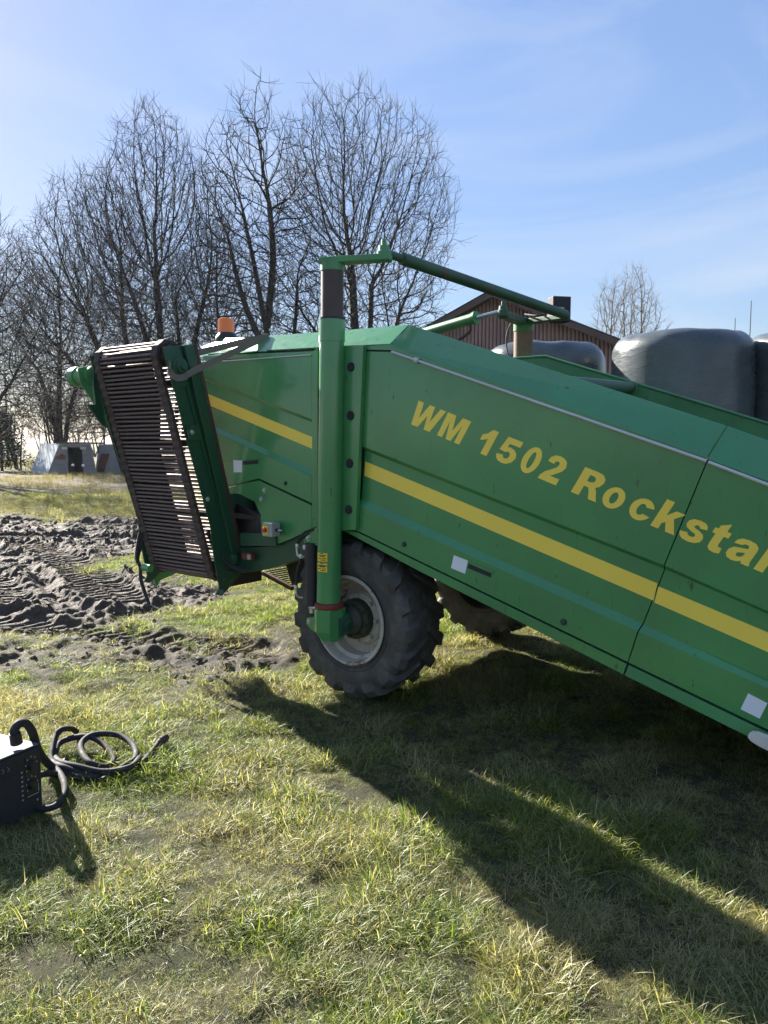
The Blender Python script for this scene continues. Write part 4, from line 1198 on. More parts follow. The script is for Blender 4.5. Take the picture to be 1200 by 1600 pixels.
for i, ((x, y), lt, lb) in enumerate(bpos):
    for lev in (0, 1):
        me = bale_mesh(13 + i * 3 + lev)
        o = bpy.data.objects.new('wrapped_bale', me); link(o)
        o.location = (x + (0.02 if lev else -.02), y, 1.275 * lev + (.0 if lev else -.02)); o.rotation_euler = (0, 0, i * 1.7 + lev)
        tag(o, lt if lev else lb, 'bale', 'wrapped bales stacked behind the machine')
# loose fold line of film on the middle bale
# ------------------------------------------------------------------ barn
ap = on_y(775, 455, 30.0)
bphi = R(-26); bm_ = .447
bdir = Vector((math.cos(bphi), math.sin(bphi), 0)); bback = Vector((-math.sin(bphi), math.cos(bphi), 0))
barn = empty('barn', (ap.x, ap.y, 0), bphi)
tag(barn, 'barn with reddish brown ribbed gable wall and dark pitched roof', 'barn')
HW = 8.5; az = ap.z
bw = .15
nb = int(2 * HW / bw)
bmesh0 = None
for i in range(nb):
    x0 = -HW + i * bw; xc = x0 + bw / 2
    zt_ = az - .22 - abs(xc) * bm_
    mb = MB()
    zl_, zr_ = az - .22 - abs(x0 + .008) * bm_, az - .22 - abs(x0 + bw - .008) * bm_
    y = .0
    mb.prism([(x0 + .02, 0, 0), (x0 + .05, -.035, 0), (x0 + bw - .05, -.035, 0), (x0 + bw - .02, 0, 0), (x0 + bw - .02, .03, 0), (x0 + .02, .03, 0)], (0, 0, zt_))
    mb.build('cladding_board', M['clad'], barn)
mb = MB(); mb.prism([(-HW, .032, 0), (HW, .032, 0), (HW, .032, az - .25 - HW * bm_), (0, .032, az - .25), (-HW, .032, az - .25 - HW * bm_)], (0, .15, 0)); mb.build('gable_wall', M['fascia'], barn)
mb = MB(); mb.box((-HW + .1, 10, (az - .3 - HW * bm_) / 2), (.2, 19.5, az - .3 - HW * bm_)); mb.box((HW - .1, 10, (az - .3 - HW * bm_) / 2), (.2, 19.5, az - .3 - HW * bm_)); mb.build('side_wall', M['fascia'], barn)
for sgn in (-1, 1):
    e_ = HW + .6
    mb = MB(); mb.prism([(sgn * .0, -.55, az), (sgn * e_, -.55, az - e_ * bm_), (sgn * e_, -.55, az - e_ * bm_ - .08), (0, -.55, az - .08)], (0, 21, 0)); mb.build('roof', M['roof'], barn)
    mb = MB(); mb.prism([(sgn * .0, -.56, az - .085), (sgn * e_, -.56, az - e_ * bm_ - .085), (sgn * e_, -.56, az - e_ * bm_ - .30), (0, -.56, az - .30)], (0, .04, 0)); mb.build('fascia_board', M['fascia'], barn)
mb = MB(); mb.tube([(0, -.6, az + .02), (0, 20.5, az + .02)], .14, 8); mb.build('ridge_cap', M['roof'], barn)

# ------------------------------------------------------------------ pig huts far left
def hut(pxs, Y, mats, label, door=True, depth=2.6, skew=0.0):
    (xl, xr, xtl, xtr, yb, yt) = pxs
    a = on_y(xl, yb, Y); b = on_y(xr, yb, Y); zt_ = on_y(xl, yt, Y).z
    c = on_y(xtl, yt, Y); d = on_y(xtr, yt, Y)
    a.z = b.z = 0
    r = empty('animal_hut', ((a + b) / 2))
    tag(r, label, 'hut', 'low metal huts in the field')
    l = lambda p: p - (a + b) / 2
    A, Bb, Cc, Dd = l(a), l(b), l(c), l(d)
    back = Vector((skew, depth, 0))
    mb = MB(); mb.prism([A, Cc, Cc + back, A + back], (.03, 0, 0)); mb.build('side_sheet', mats[0], r)
    mb = MB(); mb.prism([Bb, Dd, Dd + back, Bb + back], (-.03, 0, 0)); mb.build('side_sheet', mats[0], r)
    mb = MB(); mb.prism([Cc, Dd, Dd + back, Cc + back], (0, 0, .04)); mb.build('roof', mats[0], r)
    mb = MB(); mb.prism([A + back, Bb + back, Dd + back, Cc + back], (0, .03, 0)); mb.build('rear_sheet', mats[0], r)
    if door:
        w_ = (Bb - A).length
        dl, dr = l(on_y(107, yb, Y)), l(on_y(130, yb, Y)); dl.z = dr.z = 0
        dt = on_y(107, 699, Y).z
        tl = lambda x, z: Vector((x, A.y, z))
        def xat(z, left): return (A.x + (Cc.x - A.x) * z / Cc.z) if left else (Bb.x + (Dd.x - Bb.x) * z / Dd.z)
        for z0_, z1_, mt in ((0, .45, mats[1]), (.47, .95, mats[1]), (.97, Cc.z - .01, mats[1])):
            mb = MB(); mb.prism([tl(xat(z0_, 1) + .04, z0_), tl(dl.x, z0_), tl(dl.x, z1_), tl(xat(z1_, 1) + .04, z1_)], (0, .03, 0)); mb.build('front_board', mt, r)
            mb = MB(); mb.prism([tl(xat(z0_, 0) - .04, z0_), tl(dr.x, z0_), tl(dr.x, z1_), tl(xat(z1_, 0) - .04, z1_)], (0, .03, 0)); mb.build('front_board', mt, r)
        mb = MB(); mb.prism([tl(dl.x, dt), tl(dr.x, dt), tl(dr.x, Cc.z - .01), tl(dl.x, Cc.z - .01)], (0, .03, 0)); mb.build('lintel_board', mats[1], r)
        for sx in (A.x + .75, Bb.x - .8):
            mb = MB(); mb.box((sx + .15, A.y - .012, Cc.z - .18), (.28, .015, .12)); mb.build('vent_plate', M['cream'], r)
        mb = MB(); mb.prism([tl(A.x + .35, .75), tl(dl.x - .12, .72), tl(dl.x - .12, .92), tl(A.x + .75, 1.02)], (0, -.012, 0)); mb.build('rust_patch', M['rustwood'], r)
        mb = MB(); mb.tube([Cc + Vector((-.1, -.05, .08)), Dd + Vector((.3, 1.0, .06))], .04, 6); mb.build('roof_pole', M['fascia'], r)
    else:
        mb = MB(); mb.prism([A, Bb, Dd, Cc], (0, .03, 0)); mb.build('front_sheet', mats[0], r)
        for i in range(9):
            x = A.x + (Bb.x - A.x) * (.12 + i * .09)
            mb = MB(); mb.box((x, A.y - .015, .42), (.05, .03, .8)); mb.build('corrugation', mats[0], r)
        mb = MB(); mb.prism([A + Vector((.1, -.03, .1)), A + Vector((.45, -.03, .1)), A + Vector((.75, -.03, 1.0)), A + Vector((.35, -.03, 1.0))], (0, -.02, 0)); mb.build('rust_patch', M['rustwood'], r)
    return r
hut((74, 152, 92, 142, 743, 694.5), 37.5, (M['galv'], M['hutfront']), 'low grey metal animal hut with an open dark doorway', True, 3.0, -2.2)
hut((149, 191, 154, 180, 741, 695.5), 38.5, (M['galv'], M['galv']), 'low closed bluish metal animal hut beside the one with a doorway', False, 3.0, 1.0)
for x, y, h_ in ((114, 752, .62), (130, 753, .62)):
    p = on_z(x, y, 0); o = MB(); o.tube([(0, 0, 0), (.02, 0, h_)], .012, 6); s_ = o.build('marker_stake', M['fascia'], None)
    s_.location = p
    tag(s_, 'thin stake with a white cap in front of the hut doorway, ' + ('the left of two' if x < 120 else 'the right of two'), 'stake', 'stakes before the hut')
    o = MB(); o.lathe([(.0001, .08), (.05, .07), (.06, .0), (.0001, -.01)], 10, (.02, 0, h_), 'Z'); o.build('cap', M['white'], s_)

# ------------------------------------------------------------------ welding machine and cables
wz = .0
wa = on_z(62, 1258, 0)            # front right bottom corner
ang = R(-149)
wl = wa.copy()
we = empty('welding_machine', (wa.x, wa.y, H1(wa.x, wa.y) - .01), 0)
tag(we, 'black box welding machine with knobs and light grey top on the grass', 'welding machine')
fd = Vector((-.45, -.89, 0)).normalized()     # along the front face, leftwards
bd = Vector((-.89, .45, 0)).normalized()      # to the back
Wd, Dp, Ht = .36, .42, .225
mt = Matrix((fd, bd, Vector((0, 0, 1)))).transposed()
def wp(u, d, z): return fd * u + bd * d + Vector((0, 0, z * 1.36))
mb = MB(); mb.prism([wp(0, .0, .02), wp(Wd, 0, .02), wp(Wd, 0, Ht), wp(0, 0, Ht)], bd * Dp); case = mb.build('case', M['black'], we, bevel=.008)
mb = MB(); mb.prism([wp(-.003, -.01, Ht + .001), wp(Wd + .003, -.01, Ht + .001), wp(Wd + .003, Dp, Ht + .001), wp(-.003, Dp, Ht + .001)], (0, 0, .006)); mb.build('top_sheet', M['topsheet'], we, bevel=.003)
mb = MB(); mb.prism([wp(-.006, -.012, .01), wp(Wd, -.012, .01), wp(Wd, -.012, Ht - .004), wp(-.006, -.012, Ht - .004)], bd * .012); fpn = mb.build('front_bezel', M['hose'], we, bevel=.004)
mb = MB(); mb.prism([wp(.115, -.017, .05), wp(Wd - .03, -.017, .05), wp(Wd - .03, -.017, .165), wp(.115, -.017, .165)], bd * .004); mb.build('display_window', M['inside_blue'], fpn, bevel=.002)
mb = MB(); mb.prism([wp(.012, -.0145, .07), wp(.075, -.0145, .07), wp(.075, -.0145, .208), wp(.012, -.0145, .208)], bd * .002); mb.build('dial_panel', M['black'], fpn, bevel=.001)
for z in (.172, .108):
    mb = MB(); mb.tube([wp(.045, -.016, z), wp(.045, -.034, z)], [.021, .017], 16); mb.build('knob', M['black'], fpn, smooth=30)
    for k in range(7):
        a = R(-120 + 40 * k) + math.pi / 2
        mb = MB(); mb.box(wp(.045 + .028 * math.cos(a), -.0155, z + .028 * math.sin(a)), (.003, .001, .005), mt); mb.build('dial_mark', M['cream'], fpn)
mb = MB(); mb.box(wp(.043, -.0155, .073), (.055, .001, .0015), mt); mb.box(wp(.013, -.0155, .09), (.0015, .001, .035), mt); mb.build('panel_line', M['cream'], fpn)
for z in (.16, .145, .13, .115, .10, .085, .07):
    mb = MB(); mb.box(wp(.092, -.0135, z), (.008, .001, .006), mt); mb.build('button_symbol', M['grey'], fpn)
mb = MB(); mb.box(wp(.02, -.0135, .05), (.005, .001, .008), mt); mb.build('button_symbol', M['cream'], fpn)
for u in (.16, .185, .21):
    mb = MB(); mb.lathe([(.006, 0), (.009, .001), (.009, -.001)], 12, wp(u, -.0135, .19)); mb.build('indicator', M['hutfront'], fpn)
mb = MB(); mb.tube(smooth_path([wp(.26, .10, Ht), wp(.26, .11, Ht + .035), wp(.26, .2, Ht + .05), wp(.26, .36, Ht + .05), wp(.26, .40, Ht)]), .014, 10); mb.build('carry_handle', M['black'], we, smooth=50)
# connector and main cable
def wz_(x, y, z): 
    q = on_z(x, y, z + H1(wa.x, wa.y)); return Vector(q)
cab = MB()
p1 = wz_(22, 1152, .33); p2 = wz_(22, 1136, .37); 
main = [wz_(25, 1156, .34), wz_(22, 1143, .38), wz_(28, 1132, .405), wz_(40, 1130, .39), wz_(50, 1143, .34), wz_(58, 1168, .23), wz_(67, 1184, .14), wz_(82, 1199, .07), wz_(100, 1208, .04), wz_(130, 1215, .03), wz_(160, 1212, .025)]
cab.tube(smooth_path(main, 8), .019, 10)
def gp(x, y, h_=.02):
    q = on_z(x, y, h_); q.z = H1(q.x, q.y) + h_; return q
coil1 = [gp(160, 1212, .03), gp(195, 1196, .03), gp(212, 1185, .04), gp(208, 1165, .05), gp(185, 1152, .06), gp(150, 1151, .07), gp(130, 1160, .06), gp(127, 1175, .05), gp(140, 1190, .05), gp(165, 1195, .03), gp(178, 1185, .03),
         gp(165, 1168, .04), gp(140, 1155, .06), gp(110, 1155, .06), gp(92, 1163, .05), gp(86, 1178, .05), gp(95, 1190, .05), gp(120, 1196, .05), gp(160, 1199, .05), gp(200, 1198, .05), gp(215, 1190, .04), gp(218, 1180, .02)]
cab.tube(smooth_path(coil1, 8), .0155, 10)
coil2 = [gp(120, 1150, .02), gp(112, 1144, .06), gp(97, 1140, .12), gp(88, 1150, .10), gp(82, 1170, .07), gp(82, 1186, .05), gp(98, 1197, .05), gp(130, 1205, .03), gp(175, 1206, .025), gp(205, 1203, .02), gp(225, 1193, .02), gp(240, 1175, .03), gp(250, 1163, .04)]
cab.tube(smooth_path(coil2, 8), .0150, 10)
coil3 = [gp(60, 1178, .10), gp(72, 1186, .06), gp(90, 1203, .05), gp(100, 1218, .06), gp(100, 1236, .05), gp(85, 1252, .03), gp(62, 1256, .02), gp(48, 1246, .03), gp(47, 1228, .04), gp(60, 1213, .06), gp(80, 1208, .06), gp(95, 1210, .04)]
cab.tube(smooth_path(coil3, 8), .0150, 10)
cb_ = cab.build('welding_cable', M['hose'], None, smooth=60)
tag(cb_, 'thick black cable looped on the grass beside the welding machine', 'cable')
mb = MB(); d0 = gp(246, 1167, .035); d1 = gp(262, 1156, .05); mb.tube([d0, d0.lerp(d1, .35), d0.lerp(d1, .4), d0.lerp(d1, .8), d1], [.017, .019, .023, .022, .013], 12); mb.build('cable_plug', M['beltr'], cb_, smooth=40)
mb = MB(); mb.tube([wz_(23, 1145, .375), wz_(26, 1161, .325)], [.024, .026], 14); mb.build('cable_plug', M['black'], cb_, smooth=40)
mb = MB(); mb.tube([wz_(103, 1188, .05), wz_(98, 1200, .03)], [.018, .018], 8); mb.build('cable_tie', M['black'], cb_)

# ------------------------------------------------------------------ trees
def tubes_np(P_, Rr, sides):
    N_, k, _ = P_.shape
    d = np.empty_like(P_)
    d[:, 1:-1] = P_[:, 2:] - P_[:, :-2]; d[:, 0] = P_[:, 1] - P_[:, 0]; d[:, -1] = P_[:, -1] - P_[:, -2]
    d /= np.linalg.norm(d, axis=2, keepdims=True) + 1e-9
    ref = np.tile(np.array([0.31, 0.22, 0.1]), (N_, k, 1)); 
    m_ = np.abs((d * (ref / np.linalg.norm(ref[0, 0]))).sum(-1)) > .9
    ref[m_] = (1, -.5, .2)
    a = np.cross(d, ref); a /= np.linalg.norm(a, axis=2, keepdims=True) + 1e-9
    b = np.cross(d, a)
    t = np.arange(sides) * 2 * np.pi / sides
    V = P_[:, :, None] + Rr[:, :, None, None] * (a[:, :, None] * np.cos(t)[None, None, :, None] + b[:, :, None] * np.sin(t)[None, None, :, None])
    base = np.arange(N_)[:, None, None] * (k * sides); i = np.arange(k - 1)[None, :, None] * sides; j = np.arange(sides)[None, None, :]
    j2 = (j + 1) % sides
    q = np.stack([base + i + j, base + i + j2, base + i + sides + j2, base + i + sides + j], -1).reshape(-1, 4)
    return V.reshape(-1, 3), q
def merge(lst):
    vs, qs, n = [], [], 0
    for v, q in lst:
        vs.append(v); qs.append(q + n); n += len(v)
    return np.concatenate(vs), np.concatenate(qs)
def grow(seed, stems, levels, env, min_r=.007):
    """stems: (start, dir, length, radius); levels: dicts; env: (centre, radii)"""
    g = np.random.default_rng(seed)
    ec = np.array(env[0]); er = np.array(env[1])
    Pn = np.array([s_[0] for s_ in stems], float); Dn = np.array([s_[1] for s_ in stems], float)
    Dn /= np.linalg.norm(Dn, axis=1, keepdims=True)
    Ln = np.array([s_[2] for s_ in stems], float); Rn = np.array([s_[3] for s_ in stems], float)
    out = []
    for li, lv in enumerate(levels):
        k = lv['k']; N_ = len(Pn)
        if N_ == 0: break
        pts = np.empty((N_, k, 3)); dd = Dn.copy(); p = Pn.copy(); pts[:, 0] = p
        tang = np.empty((N_, k, 3)); tang[:, 0] = dd
        stepl = Ln / (k - 1)
        for i in range(1, k):
            dd = dd + g.normal(0, lv['wig'], (N_, 3)) + np.array([0, 0, lv['up']])
            rel = (p - ec) / er; rel[:, 2] = np.where(rel[:, 2] < 0, rel[:, 2] * .3, rel[:, 2]); f_ = np.linalg.norm(rel, axis=1)
            inw = (ec - p); inw /= np.linalg.norm(inw, axis=1, keepdims=True) + 1e-9
            dd = dd + inw * (np.clip(f_ - .9, 0, 1) * .3)[:, None]
            ro = p - np.array([ec[0], ec[1], max(ec[2] - er[2] * .95, .5)]); ro /= np.linalg.norm(ro, axis=1, keepdims=True) + 1e-9
            dd = dd + ro * lv.get('rad', 0)
            dd /= np.linalg.norm(dd, axis=1, keepdims=True)
            p = p + dd * (stepl * np.clip((1.10 - f_) * 5, .12, 1))[:, None]
            pts[:, i] = p; tang[:, i] = dd
        tt = np.linspace(0, 1, k)
        rad = np.maximum(Rn[:, None] * (1 - tt[None] * lv['taper']), min_r * (1 - .45 * tt[None]))
        out.append((pts, rad, lv['sides']))
        if li + 1 >= len(levels): break
        nc = lv['nc']
        cnt = np.maximum(1, np.round(nc * (Ln / np.median(Ln)) ** .7 * g.uniform(.8, 1.2, N_))).astype(int)
        idx = np.repeat(np.arange(N_), cnt)
        order = np.concatenate([np.arange(c) for c in cnt]); tot = np.repeat(cnt, cnt)
        tpar = lv['t0'] + (1 - lv['t0']) * ((order + g.uniform(.1, .9, len(order))) / tot)
        fi = tpar * (k - 1); i0 = np.minimum(fi.astype(int), k - 2); fr_ = (fi - i0)[:, None]
        start = pts[idx, i0] * (1 - fr_) + pts[idx, i0 + 1] * fr_
        td = tang[idx, i0]
        prad = rad[idx, i0] * (1 - fr_[:, 0]) + rad[idx, i0 + 1] * fr_[:, 0]
        az_ = order * 2.4 + g.uniform(0, 6.28, N_)[idx] + g.normal(0, .4, len(order))
        rf = np.tile([0.13, 0.27, 0.1], (len(idx), 1)); a = np.cross(td, rf); a /= np.linalg.norm(a, axis=1, keepdims=True); b = np.cross(td, a)
        al = np.radians(g.normal(lv['ang'], 8, len(idx)))
        nd = td * np.cos(al)[:, None] + (a * np.cos(az_)[:, None] + b * np.sin(az_)[:, None]) * np.sin(al)[:, None]
        nl = Ln[idx] * lv['ratio'] * (1 - lv['fall'] * tpar) * g.uniform(.65, 1.25, len(idx))
        rel = (start - ec) / er; rel[:, 2] = np.where(rel[:, 2] < 0, rel[:, 2] * .7, rel[:, 2]); f_ = np.linalg.norm(rel, axis=1)
        keep = f_ < 1.02 + g.uniform(-.08, .05, len(idx))
        nl = nl * np.clip((1.12 - f_) * 3.0, .35, 1)
        nr = np.minimum(prad * .62, nl * lv.get('rl', .016) + min_r * .4)
        Pn, Dn, Ln, Rn = start[keep], nd[keep], nl[keep], nr[keep]
    return out
LV = [dict(k=14, wig=.04, up=.006, taper=.97, sides=8, nc=11, t0=.32, ang=33, ratio=.42, fall=.30),
      dict(k=9, wig=.065, up=.015, rad=.12, taper=.95, sides=6, nc=9, t0=.15, ang=36, ratio=.44, fall=.3, rl=.012),
      dict(k=6, wig=.085, up=.015, rad=.12, taper=.8, sides=4, nc=7, t0=.10, ang=36, ratio=.50, fall=.3, rl=.009),
      dict(k=5, wig=.11, up=.02, rad=.10, taper=.6, sides=3, nc=5, t0=.2, ang=38, ratio=.6, fall=.3, rl=.008),
      dict(k=4, wig=.14, up=.03, rad=.08, taper=.5, sides=3, nc=0, t0=.2, ang=40, ratio=.5, fall=.3)]
def tree(px, Y, ztop, cw, stems, seed, label, mat='bark', levels=LV, zlow=1.5, group='bare trees behind the machine', min_r=.0070, lean=0, name='bare_tree'):
    base = on_y(px, 700, Y); base.z = -.05
    r = empty(name, base)
    tag(r, label, 'tree', group)
    env = ((lean, 0, (ztop + zlow) / 2), (cw / 2, cw / 2, (ztop - zlow) / 2))
    res = grow(seed, stems, levels, env, min_r)
    v, q = merge([tubes_np(*x) for x in res[:2]])
    o = bpy.data.objects.new('trunk', np_mesh('trunk', v, q, M[mat])); link(o, r)
    v, q = merge([tubes_np(*x) for x in res[2:]])
    o = bpy.data.objects.new('crown', np_mesh('crown', v, q, M[mat])); link(o, r)
    return r
def fan(n, h0, Ls, rad, spread, seed, zsplit=None):
    g = random.Random(seed); out = []
    for i in range(n):
        a = 2 * math.pi * i / n + g.uniform(-.4, .4)
        sp = spread * g.uniform(.45, 1.2) if i else spread * .1
        out.append(((.12 * math.cos(a), .12 * math.sin(a), h0), (math.cos(a) * sp, math.sin(a) * sp, 1), Ls * g.uniform(.85, 1.02), rad * g.uniform(.75, 1.1)))
    return out
trunk_ = lambda L, r_, h: [((0, 0, 0), (0, 0, 1), h, r_)]
def colonize(seed, starts, hull, n_attr, step=.25, kill=.30, infl=3.5, tip=.0080, inertia=.6, up=.17):
    n_attr = int(n_attr * 5.0)
    """branches reach for points spread through the crown; returns edges for a thick part and a thin part plus end twigs"""
    g = np.random.default_rng(seed)
    ec, er = np.array(hull[0], float), np.array(hull[1], float)
    d = g.normal(0, 1, (n_attr, 3)); d /= np.linalg.norm(d, axis=1, keepdims=True)
    lump = 1 + .10 * np.sin(d[:, 0] * 5 + seed) * np.cos(d[:, 2] * 4 + seed * 2) + g.normal(0, .03, n_attr)
    A = ec + d * er * (g.uniform(0, 1, n_attr) ** (1 / 2.5) * lump)[:, None]
    A = A[A[:, 2] > max(1.6, ec[2] - er[2] * .95)]
    pos, par, dr = [], [], []
    for st in starts:
        pp = smooth_path(st, 10)
        for i, p in enumerate(pp):
            if i and (Vector(p) - Vector(pos[-1])).length < step * .8: continue
            pos.append(tuple(p)); par.append(-1 if i == 0 else len(pos) - 2)
            dr.append((0, 0, 1) if i == 0 else tuple((Vector(pos[-1]) - Vector(pos[-2])).normalized()))
    pos = np.array(pos); par = np.array(par); dr = np.array(dr)
    cand = np.array([pos[i][2] > .25 * pos[:, 2].max() for i in range(len(pos))])
    dm = np.linalg.norm(A[:, None] - pos[None], axis=2); dm[:, ~cand] = 1e9
    ni = dm.argmin(1); nd = dm.min(1)
    used = {}
    for it in range(130):
        if used:
            stuck = np.array([used.get(int(q_), 0) > 3 for q_ in ni], bool)
            A, ni, nd = A[~stuck], ni[~stuck], nd[~stuck]
        if len(A) == 0: break
        act = nd < (infl if it > 12 else 30)
        if not act.any(): break
        idx = ni[act]; v = A[act] - pos[idx]; v /= np.linalg.norm(v, axis=1, keepdims=True) + 1e-9
        uq, inv = np.unique(idx, return_inverse=True)
        for u_ in uq: used[int(u_)] = used.get(int(u_), 0) + 1
        sm_ = np.zeros((len(uq), 3)); np.add.at(sm_, inv, v)
        sm_ /= np.linalg.norm(sm_, axis=1, keepdims=True) + 1e-6
        nd_ = sm_ + dr[uq] * inertia + np.array([0, 0, up]) + g.normal(0, .10, sm_.shape)
        nd_ /= np.linalg.norm(nd_, axis=1, keepdims=True)
        np_ = pos[uq] + nd_ * step
        b = len(pos)
        pos = np.concatenate([pos, np_]); par = np.concatenate([par, uq]); dr = np.concatenate([dr, nd_])
        D_ = np.linalg.norm(A[:, None] - np_[None], axis=2)
        j = D_.argmin(1); m_ = D_.min(1); better = m_ < nd - 1e-4
        ni = np.where(better, b + j, ni); nd = np.where(better, m_, nd)
        keep = nd > kill
        A, ni, nd = A[keep], ni[keep], nd[keep]
        if len(pos) > 22000: break
    n = len(pos); acc = np.zeros(n); kids = np.zeros(n, int); big = np.full(n, -1)
    ex = 2.14
    for i in range(n - 1, -1, -1):
        if kids[i] == 0: acc[i] = tip ** ex
        if par[i] >= 0:
            acc[par[i]] += acc[i]; kids[par[i]] += 1
            if big[par[i]] < 0 or acc[i] > acc[big[par[i]]]: big[par[i]] = i
    r = acc ** (1 / ex)
    e = np.where(par >= 0)[0]
    r0 = np.where(big[par[e]] == e, r[par[e]], np.minimum(r[par[e]], r[e] * 1.25))
    # the continuing side of each joint overlaps a little so that thick limbs stay closed
    P2 = np.stack([pos[par[e]], pos[e] + (pos[e] - pos[par[e]]) * .04], 1); R2 = np.stack([r0, r[e]], 1)
    thick = R2[:, 1] > .045
    # end twigs
    thin = np.where(r < .034)[0]
    src = np.repeat(thin, np.where(kids[thin] == 0, 3, 1))
    src = src[g.uniform(0, 1, len(src)) < .85]
    k = 4; N_ = len(src)
    T = np.empty((N_, k, 3)); T[:, 0] = pos[src]
    dd = dr[src] + g.normal(0, .40, (N_, 3)) + np.array([0, 0, .2]); dd /= np.linalg.norm(dd, axis=1, keepdims=True)
    L_ = g.uniform(.25, .85, N_)
    for i in range(1, k):
        dd = dd + g.normal(0, .16, (N_, 3)) + np.array([0, 0, .10]); dd /= np.linalg.norm(dd, axis=1, keepdims=True)
        T[:, i] = T[:, i - 1] + dd * (L_ / (k - 1))[:, None]
    RT = np.tile(np.array([.0075, .006, .005, .0035]), (N_, 1))
    return [(P2[thick], R2[thick], 7)], [(P2[~thick], R2[~thick], 4), (T, RT, 3)]
def big_tree(px, Y, hull, starts, n_attr, seed, label, mat='bark', group='bare trees behind the machine', **kw):
    base = on_y(px, 700, Y); base.z = -.05
    r = empty('bare_tree', base)
    tag(r, label, 'tree', group)
    a, b = colonize(seed, starts, hull, n_attr, **kw)
    for nm, parts in (('trunk', a), ('crown', b)):
        v, q = merge([tubes_np(*x) for x in parts])
        o = bpy.data.objects.new(nm, np_mesh(nm, v, q, M[mat])); link(o, r)
    return r
big_tree(562, 32, ((.0, 0, 8.7), (3.95, 3.8, 6.9)), [[(-.3, 0, 0), (-.6, .1, 2.5), (-1.7, 0, 6.0)], [(-.05, 0, 0), (-.1, 0, 4), (-.3, .2, 8.5)], [(.1, .1, 0), (.35, .2, 4), (.5, .3, 8)], [(.3, 0, 0), (.7, -.1, 3.5), (1.7, -.1, 7)], [(.2, -.2, 0), (.5, -.6, 3), (1.2, -1.0, 5.5)], [(-.1, .3, 0), (-.6, .9, 4), (-.7, 1.3, 6.5)]],
         2600, 101, 'tall bare tree with a round crown, right behind the steering post')
big_tree(440, 30, ((-1.0, 0, 7.9), (2.6, 2.4, 6.6)), [[(0, 0, 0), (-.25, 0, 4), (-.9, 0, 8), (-1.3, 0, 10)], [(-.1, 0, 3), (.5, 0, 5.5), (.7, 0, 8)], [(-.3, 0, 4.5), (-1.4, .2, 7), (-2.0, .2, 9.5)], [(-.5, 0, 6), (-.2, -.3, 8.5), (-.3, -.4, 10.5)]], 900, 202, 'slender bare tree leaning left between the two broad crowned trees', tip=.011)
big_tree(262, 34, ((-.2, 0, 9.2), (3.5, 3.4, 6.1)), [[(0, 0, 0), (-.1, 0, 4), (-.3, 0, 8.5)], [(.2, 0, 0), (-.5, .2, 4.5), (-1.4, .2, 8)], [(.1, .1, 0), (.6, 0, 5), (.4, .3, 8)], [(.5, .1, 0), (1.1, 0, 5), (1.8, 0, 8)]], 2300, 303, 'tall broad bare tree behind the orange beacon')
big_tree(325, 36, ((.5, 0, 6.6), (2.7, 2.4, 4.8)), [[(0, 0, 0), (-.25, 0, 2.6), (-1.0, 0, 5)], [(.05, 0, 0), (.5, 0, 3), (.6, 0, 6.2)], [(.5, 0, 3), (1.5, 0, 4.2), (2.2, 0, 5)]], 1300, 353, 'bare tree with forked trunk just right of the beacon tree')
big_tree(200, 38, ((-1.2, 0, 7.6), (4.6, 4.0, 6.6)), [[(0, 0, 0), (-.6, 0, 4), (-1.8, 0, 7.5)], [(-.2, 0, 0), (-1.3, 0, 3.5), (-3.0, 0, 6)], [(.2, 0, 0), (.2, .2, 4), (-.2, .3, 8)], [(.3, 0, 0), (1.0, 0, 4), (1.2, 0, 7)], [(0, .3, 0), (-.2, 1.2, 4), (-.6, 1.8, 7)]], 2300, 404, 'spreading bare tree rising above the folded conveyor')
big_tree(95, 46, ((0, 0, 7.0), (4.4, 4.0, 5.6)), [[(0, 0, 0), (-.4, 0, 3), (-1.2, 0, 6)], [(.1, 0, 0), (.5, 0, 3), (1.4, 0, 6)], [(0, 0, 0), (0, 0, 4), (.2, 0, 7)]], 1300, 424, 'thin bare tree left of the conveyor, behind the huts')
big_tree(-48, 30, ((.2, 0, 5.8), (3.3, 3.3, 4.8)), [[(0, 0, 0), (.1, 0, 3), (.3, 0, 5.5)], [(.1, 0, 0), (.8, 0, 2.5), (1.8, 0, 4)], [(0, 0, 0), (-.6, 0, 3), (-1, 0, 5)]], 1500, 505, 'bare tree reaching in from the left edge of the photo')
big_tree(972, 52, ((0, 0, 8.6), (2.35, 2.2, 4.6)), [[(0, 0, 0), (0, 0, 4.5), (.1, 0, 7)], [(0, 0, 2.5), (-.5, 0, 5), (-.9, 0, 7)], [(0, 0, 2.5), (.5, 0, 5), (.9, 0, 7)]], 620, 606, 'small pale bare tree beyond the barn, above the wrapped bales', mat='bark_pale', tip=.011)
LVs = [dict(LV[0], nc=9), dict(LV[1], nc=6), dict(LV[2], nc=5), dict(LV[3], nc=3), LV[4]]
for i, (px, Y, zt_, cw, lb) in enumerate(((83, 46, 6.4, 3.2, 'small forked bare tree right behind the doorway hut'), (98, 47, 6.0, 3.0, 'small upright bare tree just right of the forked one behind the hut'),
                                          (28, 44, 4.6, 4.6, 'leaning bare sapling left of the huts'), (160, 50, 6.0, 5.0, 'dense bare thorn tree behind the closed hut'), (205, 52, 6.4, 5.4, 'twiggy bare tree low behind the slatted conveyor'))):
    tree(px, Y, zt_, cw, fan(3, 0, zt_ * .92, .075, .3, 20 + i), 700 + i, lb, mat='bark', levels=LVs, zlow=.5, group='small trees behind the huts')
